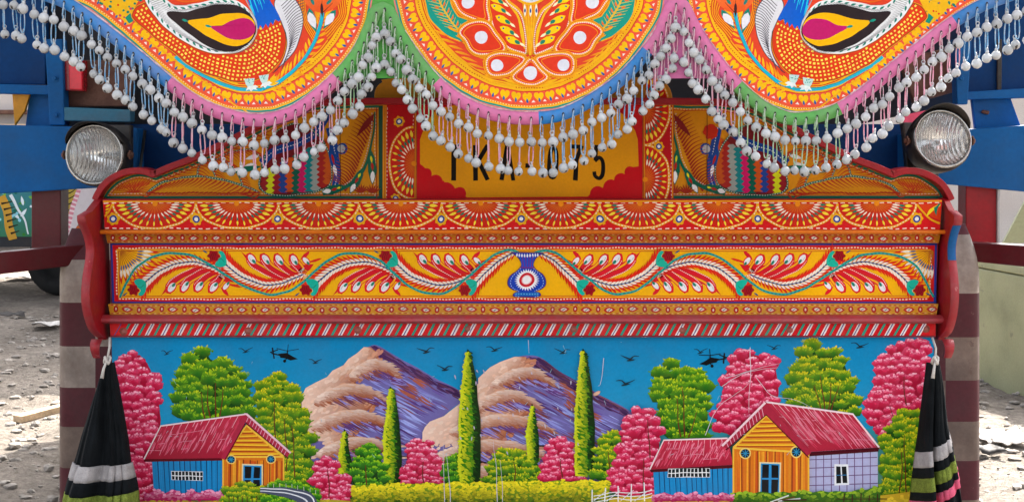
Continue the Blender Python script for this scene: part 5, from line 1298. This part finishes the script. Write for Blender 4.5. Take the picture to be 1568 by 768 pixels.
lamp(147, 237, .13, R(-3), R(-7), 'left')
lamp(1441, 214, .13, R(-16), R(8), 'right')

# ------------------------------------------------------------------ black cloths tied at both ends
M['cloth'] = node_mat('black_cloth', '0d1114', .9, spec=.15, n1=(30., .25), n2=(500., .25), bump=.3, bump_scale=500., dirt=('2c3034', 14., .35))
M['cl_w'] = node_mat('greyish_white_cloth', 'aaa6a6', .9, spec=.1, n1=(40., .15), n2=(500., .2), bump=.3, bump_scale=500., dirt=('6f6a68', 30., .4))
M['cl_g'] = node_mat('green_lace_trim', '7d8c3c', .9, spec=.1, n1=(60., .25), n2=(400., .4), bump=.6, bump_scale=260., dirt=('4f5a2a', 90., .7))
M['cl_p'] = node_mat('pink_cloth', 'd8607e', .9, spec=.1, n2=(500., .2))
M['cord'] = node_mat('white_cord', 'bdb9b4', .8, n2=(300., .2))
def cloth(mir):
    Y = -.13; sg = 1 if mir else -1
    if mir: L_ = [(1424, 556), (1420, 600), (1413, 660), (1407, 710), (1403, 768), (1398, 830)]; R_ = [(1440, 556), (1447, 590), (1455, 650), (1465, 690), (1475, 740), (1486, 830)]
    else: L_ = [(156, 556), (146, 590), (130, 640), (112, 700), (97, 752), (80, 830)]; R_ = [(172, 556), (178, 590), (190, 650), (199, 700), (206, 750), (212, 830)]
    L_, R_ = catmull(L_, 10), catmull(R_, 10); ny = len(L_) - 1; nx = 64
    t = tag(empty('hanging_cloth', at((L_[0][0] + R_[0][0]) / 2, 545, Y)), 'pleated black cloth with a white band tied below the %s bracket' % ('right' if mir else 'left'), 'cloth', 'black cloths tied to the brackets')
    base = t.location; rn = random.Random(40 + mir); ph = [rn.uniform(0, 6) for _ in range(5)]
    def pt(j, i, back=0):
        f = j / ny; u = i / nx; x = L_[j][0] + (R_[j][0] - L_[j][0]) * u; y = L_[j][1] + (R_[j][1] - L_[j][1]) * u
        am = .005 + .048 * f
        sh = lambda v: math.copysign(abs(math.sin(v)) ** .55, math.sin(v)); wv_ = u + .05 * math.sin(f * 5 + ph[3]) + .04 * math.sin(u * 9 + ph[4])
        fold = sh(wv_ * (10 + 3 * mir) + ph[0]) * .5 + sh(wv_ * 19 + ph[1]) * .26 + math.sin(wv_ * 43 + ph[2] + f * 2) * .12 + .25 * mnoise.noise(Vector((u * 5, f * 7, 3 + mir)))
        bulge = -math.sin(math.pi * u) ** .7 * (.012 + .075 * f)
        p = at(x, y + fold * 3 * f, Y); return Vector((p[0], Y + bulge + fold * am + .02 + back, p[2])) - base
    # bands by the height down the cloth: (name, f0, f1, material)
    yrow = lambda j: L_[j][1]
    def fpos(u): return u
    bands = [('cloth', 556, 730, 'cloth'), ('white_band', 730, 757, 'cl_w'), ('cloth', 757, 777, 'cloth'), ('lace_trim', 777, 800, 'cl_g'), ('cloth', 800, 830, 'cloth')]
    if mir: bands = [('cloth', 556, 692, 'cloth'), ('white_band', 692, 718, 'cl_w'), ('cloth', 718, 734, 'cloth'), ('lace_trim', 734, 754, 'cl_g'), ('cloth', 754, 766, 'cloth'), ('pink_band', 766, 779, 'cl_p'), ('cloth', 779, 830, 'cloth')]
    for name, ya, yb, mat in bands:
        n = max(2, int((yb - ya) / 5)); V = []; Fc = []
        for k in range(n + 1):
            y = ya + (yb - ya) * k / n; f = (y - 556) / 274 * ny
            for i in range(nx + 1):
                u = i / nx; g = f + (4.2 * (.5 - u) if mir and y > 600 else 0) * min(1, max(0, (y - 600) / 60)); g = min(ny - 1e-4, max(0, g)); j = int(g); q = g - j
                V.append(pt(j, i) * (1 - q) + pt(j + 1, i) * q)
        for k in range(n):
            for i in range(nx): a = k * (nx + 1) + i; Fc.append((a, a + 1, a + nx + 2, a + nx + 1))
        o = mesh_obj(name, V, Fc, mat, t, True); s_ = o.modifiers.new('thickness', 'SOLIDIFY'); s_.thickness = .004; s_.offset = 1
    # knot and cord
    k0 = Vector(at((L_[0][0] + R_[0][0]) / 2, 551, Y - .01)) - base
    P_ = [k0 + Vector((.007 * math.cos(a) * (1 + .3 * math.sin(3 * a)), .007 * math.sin(a), .009 * math.sin(2 * a))) for a in [2 * math.pi * q / 16 for q in range(16)]]
    V, Fc = rod(P_, .0036, 7, True); mesh_obj('cord_knot', V, Fc, 'cord', t, True)
    V, Fc = rod([k0, k0 + Vector((-.006, -.012, -.02)), k0 + Vector((-.010, -.016, -.045))], [.003, .0035, .005], 7); mesh_obj('cord_end', V, Fc, 'cord', t, True)
    V, Fc = rod([k0, k0 + Vector((.004, .01, .03)), k0 + Vector((.0, .03, .055))], .003, 7); mesh_obj('cord', V, Fc, 'cord', t, True)
cloth(False); cloth(True)
# ------------------------------------------------------------------ wiring and bolts of the beam
for pts in (((150, 285, .2), (165, 298, .24), (190, 292, .30), (214, 262, .36), (222, 200, .40)), ((1438, 256, .2), (1425, 270, .24), (1400, 262, .30), (1388, 230, .36), (1380, 190, .40))):
    V, Fc = rod([at(x, y, Y) for x, y, Y in pts], .005, 7); mesh_obj('lamp_cable', V, Fc, 'black', truck, True)
V, Fc = lathe([(.0001, .009), (.008, .009), (.0095, .006), (.0095, 0), (.016, 0), (.016, -.002)], 6)
for x, y in ((84, 120), (86, 176), (1472, 120)):
    b = mesh_obj('beam_bolt', V, Fc, 'blue', truck); b.scale = (.7,) * 3; b.location = at(x, y, BY - .022 if y > 200 else .378)

# ------------------------------------------------------------------ ground
def ground_mat():
    m = bpy.data.materials.new('dusty_ground'); m.use_nodes = True; t = m.node_tree; N = t.nodes; L = t.links; b = N['Principled BSDF']
    tc = N.new('ShaderNodeTexCoord'); n1 = N.new('ShaderNodeTexNoise'); n1.inputs['Scale'].default_value = 1.3; n1.inputs['Detail'].default_value = 10; n1.inputs['Roughness'].default_value = .7
    n2 = N.new('ShaderNodeTexNoise'); n2.inputs['Scale'].default_value = 22; n2.inputs['Detail'].default_value = 8; n2.inputs['Roughness'].default_value = .75
    cr = N.new('ShaderNodeValToRGB'); e = cr.color_ramp.elements; e[0].position = .3; e[0].color = (*lin('6f675f'), 1); e[1].position = .7; e[1].color = (*lin('a79d92'), 1)
    c2 = N.new('ShaderNodeValToRGB'); e = c2.color_ramp.elements; e[0].position = .32; e[0].color = (.45, .43, .41, 1); e[1].position = .66; e[1].color = (1.1, 1.1, 1.1, 1)
    mx = N.new('ShaderNodeMix'); mx.data_type = 'RGBA'; mx.blend_type = 'MULTIPLY'; mx.inputs['Factor'].default_value = 1
    for n in (n1, n2): L.new(tc.outputs['Object'], n.inputs['Vector'])
    L.new(n1.outputs['Fac'], cr.inputs[0]); L.new(n2.outputs['Fac'], c2.inputs[0]); L.new(cr.outputs[0], mx.inputs['A']); L.new(c2.outputs[0], mx.inputs['B']); L.new(mx.outputs['Result'], b.inputs['Base Color'])
    b.inputs['Roughness'].default_value = .95; b.inputs['Specular IOR Level'].default_value = .1
    bp = N.new('ShaderNodeBump'); bp.inputs['Strength'].default_value = .9; bp.inputs['Distance'].default_value = .05; L.new(n2.outputs['Fac'], bp.inputs['Height']); L.new(bp.outputs[0], b.inputs['Normal'])
    return m
M['ground'] = ground_mat()
def gz(x, y): return .035 * mnoise.fractal(Vector((x * 1.1, y * 1.1, 3)), .8, 2.1, 4) + .02 * mnoise.fractal(Vector((x * 6, y * 6, 9)), .9, 2., 3)
xs = [-120, -60, -30, -15, -9] + list(np.arange(-7, 7.01, .1)) + [9, 15, 30, 60, 120]; ys = [-60, -20, -8] + list(np.arange(-5, 1.5, .35)) + list(np.arange(1.5, 9.01, .1)) + [10, 12, 16, 24, 40, 80, 200]
V = [(x, y, gz(x, y) if abs(x) < 8 and -6 < y < 12 else 0) for y in ys for x in xs]; nx = len(xs)
Fc = [(j * nx + i, j * nx + i + 1, (j + 1) * nx + i + 1, (j + 1) * nx + i) for j in range(len(ys) - 1) for i in range(nx - 1)]
g = mesh_obj('ground', V, Fc, 'ground', None, True, fix=False); g['kind'] = 'structure'
# stones and rubble (uncountable), joined
M['stone'] = node_mat('dusty_stone', '8f8880', .9, n1=(6., .3), n2=(60., .3), spec=.1)
rn = random.Random(8); V = []; Fc = []
ico = bmesh.new(); bmesh.ops.create_icosphere(ico, subdivisions=1, radius=1); iv = [v.co.copy() for v in ico.verts]; jf = [[v.index for v in f.verts] for f in ico.faces]; ico.free()
for k in range(2600):
    s_ = rn.choice((-1, 1)); y = rn.uniform(1.6, 8.6); x = s_ * (rn.uniform(.26, .41) * (y + 4)); r = .006 + .03 * rn.random() ** 4; o = len(V)
    q = Matrix.Rotation(rn.uniform(0, 6), 3, 'Z') @ Matrix.Diagonal((rn.uniform(.7, 1.5), rn.uniform(.6, 1.2), rn.uniform(.3, .7)))
    for v in iv: p = q @ (v * (1 + rn.uniform(-.25, .25))) * r; V.append((x + p.x, y + p.y, gz(x, y) + p.z + r * .2))
    Fc += [tuple(o + i for i in f) for f in jf]
g = mesh_obj('rubble', V, Fc, 'stone', None); g['kind'] = 'stuff'; g['label'] = 'small stones and rubble strewn over the dusty ground'; g['category'] = 'rubble'
# loose things on the ground
M['plank'] = node_mat('pale_timber', 'c2a888', .8, n1=(12., .2), n2=(90., .2), dirt=('7a6a58', 14., .5))
M['litter'] = node_mat('pale_litter', 'c9c4be', .8, n1=(12., .2), dirt=('8a7f76', 30., .5)); M['dlitter'] = node_mat('dark_litter', '3a3634', .8)
def gp(px, py):
    """ground point at a pixel"""
    u = (px - 784) / FPX; v = (384 - py) / FPX; d = Vector((u, _cp + v * _sp, -_sp + v * _cp)); t = CAMZ / -d.z
    return Vector((d.x * t, CAMY + d.y * t, gz(d.x * t, CAMY + d.y * t)))
a, b = gp(26, 643), gp(100, 630); d = (b - a).normalized(); n_ = Vector((-d.y, d.x, 0)) * .035
V = [a - n_, b - n_ * .8, b + n_ * .8, a + n_]; V = [tuple(p + Vector((0, 0, .012))) for p in V] + [tuple(p + Vector((0, 0, .05))) for p in V]
o = mesh_obj('timber_plank', V, [(0, 1, 2, 3), (4, 5, 6, 7), (0, 1, 5, 4), (1, 2, 6, 5), (2, 3, 7, 6), (3, 0, 4, 7)], 'plank'); bevel(o, .004); tag(o, 'pale timber plank lying on the ground left of the truck', 'plank')
def scrap(name, px, py, w_, h_, mat, label, cat, seed):
    rn = random.Random(seed); c = gp(px, py); V = []; n = 5
    for j in range(n):
        for i in range(n): V.append((c.x + (i / (n - 1) - .5) * w_ + rn.uniform(-.012, .012), c.y + (j / (n - 1) - .5) * h_ + rn.uniform(-.01, .01), c.z + .02 + rn.uniform(0, .035)))
    Fc = [(j * n + i, j * n + i + 1, (j + 1) * n + i + 1, (j + 1) * n + i) for j in range(n - 1) for i in range(n - 1)]
    o = mesh_obj(name, V, Fc, mat, None, True); s_ = o.modifiers.new('thickness', 'SOLIDIFY'); s_.thickness = .004; tag(o, label, cat)
scrap('crumpled_sack', 1540, 676, .22, .3, 'litter', 'crumpled pale sack on the sunlit ground right of the truck', 'litter', 1)
scrap('crumpled_bag', 1522, 684, .12, .2, 'litter', 'small crumpled pale bag nearest the right mudguard', 'litter', 2)
scrap('rag', 1516, 698, .1, .12, 'dlitter', 'flat dark rag on the ground by the right mudguard', 'litter', 3)
scrap('paper_scrap', 40, 428, .3, .4, 'litter', 'pale scrap of paper far off on the shaded ground at left', 'litter', 4)
scrap('paper_scrap', 72, 503, .2, .2, 'litter', 'pale scrap of paper on the shaded ground beside the left mudguard', 'litter', 5)
scrap('paper_scrap', 18, 488, .2, .2, 'dlitter', 'dark scrap of paper at the left edge', 'litter', 6)

# ------------------------------------------------------------------ behind: a second painted truck (left), green skip and pale wall (right)
NY = 10.0
t2 = tag(empty('parked_truck', (at(20, 380, NY)[0], NY, 0)), 'parked truck with a painted tiger panel behind the left post', 'truck')
def far(name, quad, Y, th, mat, parent, label=None):
    f = [Vector(at(q[0], q[1], Y)) - parent.location for q in quad]; V = f + [p + Vector((0, th, 0)) for p in f]
    return mesh_obj(name, V, [(0, 1, 2, 3), (7, 6, 5, 4), (0, 4, 5, 1), (1, 5, 6, 2), (2, 6, 7, 3), (3, 7, 4, 0)], mat, parent, label=label)
M['far_white'] = node_mat('chalky_wall_paint', 'c9c2bc', .8, dirt=('9a8a80', 3., .5)); M['far_green'] = node_mat('pale_green_paint', 'a0a27a', .7, n1=(3., .3), wear=.62, wear_col='7a7a60', wear_scale=6., dirt=('8a8268', 3., .7)); M['tyre'] = node_mat('tyre_rubber', '1a1a1a', .85)
far('bed_side', ((-300, 205), (150, 205), (150, 378), (-300, 378)), NY, 2.2, 'body', t2)
far('hidden_shade_block', ((151, -300), (680, -300), (680, 430), (151, 430)), NY - 1.1, 3.3, 'dblue', t2)  # unseen tall block, added to throw shade across the left ground
B = Board(NY - .005, 'art', 2e-4); B.part('painted_panel', None)
B.rect(-240, 230, 60, 362, '3f86a8', '3a7a5a'); rnd = random.Random(4)
for k in range(60): x, y = rnd.uniform(-100, 50), rnd.uniform(296, 360); B.leaf(x, y, x + rnd.uniform(-12, 12), y + rnd.uniform(-16, 4), 5, jit(rnd.choice(('3f8a3a', '6fb04a', '1f6a5a', '8fd0e0', 'dfeef4')), .1))
B.stroke(catmull([(2, 300), (10, 322), (14, 345), (20, 366)], 6), 13, 'c99a3a'); 
for k in range(6): B.line(2 + k * 3, 312 + k * 9, 20 + k * 2, 308 + k * 9, 3.4, '2a241c', 1)
B.stroke(catmull([(16, 298), (26, 318), (38, 336), (44, 358)], 6), 5, 'dfe9ee', 2)
B.rect(88, 280, 122, 378, 'b8a24a', 'a88a3a')
for k in range(9): B.stroke(catmull([(92 + rnd.uniform(0, 6), 292 + k * 9), (104, 296 + k * 9), (118, 288 + k * 9)], 4), 4, '33301f', 1)
B.fill([(122, 280), (170, 280), (170, 378), (96, 378)], 'd8cfd0'); B.fill([(118, 345), (138, 318), (170, 300), (170, 345)], '1f8f86'); B.fill([(106, 366), (118, 345), (170, 345), (170, 378), (102, 378)], 'c9602a'); B.fill([(138, 318), (150, 296), (170, 300), (170, 318)], 'e8e0e0')
B.stroke([(124, 282), (112, 318), (98, 372)], 7, 'd98a9a'); B.dash([(124, 282), (112, 318), (98, 372)], 7, 'f0d8da', 3, 4)
for o in B.build(): o.parent = t2; o.matrix_parent_inverse = Matrix.Translation(-t2.location)
V, Fc = lathe([(.02, .1), (.15, .1), (.15, .12), (.28, .13), (.32, .06), (.32, -.12), (.2, -.13)], 28)
for px in (75,):
    o = mesh_obj('wheel', V, Fc, 'tyre', t2, True); o.location = Vector((at(px, 400, NY)[0], NY + .4, .31)) - t2.location
bw = tag(empty('pale_building', (-6.5, 17, 0)), 'pale plastered building seen through the gaps above the left beam', 'building')
for nm, x0, x1, z0, z1, mt in (('wall', -3.2, 1.2, 0, 3.6, 'far_white'),): box(nm, x0, x1, 0, .3, z0, z1, mt, bw, .01)
box('timber_pile', -1.2, .3, -.5, -.1, 1.0, 1.72, 'plank', bw, .02); box('dark_eave', -3.3, 1.3, -.2, .1, 1.86, 1.92, 'rust', bw, .01)
bw = tag(empty('plastered_wall', (4.4, 10.5, 0)), 'pale plastered wall behind the red post on the right', 'wall')
box('wall', -1.6, 2.6, 0, .3, 0, 3.4, 'far_white', bw, .01); box('pink_panel', -.62, -.2, -.05, -.01, 1.0, 2.2, node_mat('pink_wall_paint', 'c0405a', .7), bw, .01)
sk = tag(empty('green_skip', (gp(1540, 592).x, 4.9, 0)), 'pale green metal skip standing right of the truck', 'skip')
a = gp(1470, 572); b = gp(1640, 632); a.z = b.z = -.03; th = Vector((.25, 1.1, 0))
h = Vector((0, 0, 1.02))
def skbox(name, p, q, z0, z1, th, mat):
    V = [p + Vector((0, 0, z0)), q + Vector((0, 0, z0)), q + Vector((0, 0, z1)), p + Vector((0, 0, z1))]; V = [v - sk.location for v in V]; V += [v + th for v in V]
    return bevel(mesh_obj(name, V, [(0, 1, 2, 3), (7, 6, 5, 4), (0, 4, 5, 1), (1, 5, 6, 2), (2, 6, 7, 3), (3, 7, 4, 0)], mat, sk), .01)
skbox('skip_wall', a, b, 0, .72, th, 'far_green'); lip = Vector((0, -.04, 0)); skbox('skip_rim', a + lip, b + lip, .725, .78, th * 1.02, 'far_green')
bl = [at(1536, 372, 2.4), at(1600, 250, 2.4), at(1640, 250, 2.4), at(1640, 372, 2.4)]
lid = mesh_obj('leaning_sheet', [tuple(p) for p in bl] + [(p[0], p[1] + .02, p[2]) for p in bl], [(0, 1, 2, 3), (7, 6, 5, 4), (0, 4, 5, 1), (1, 5, 6, 2), (2, 6, 7, 3), (3, 7, 4, 0)], 'far_green', truck, label='pale green slanting sheet beside the right post')
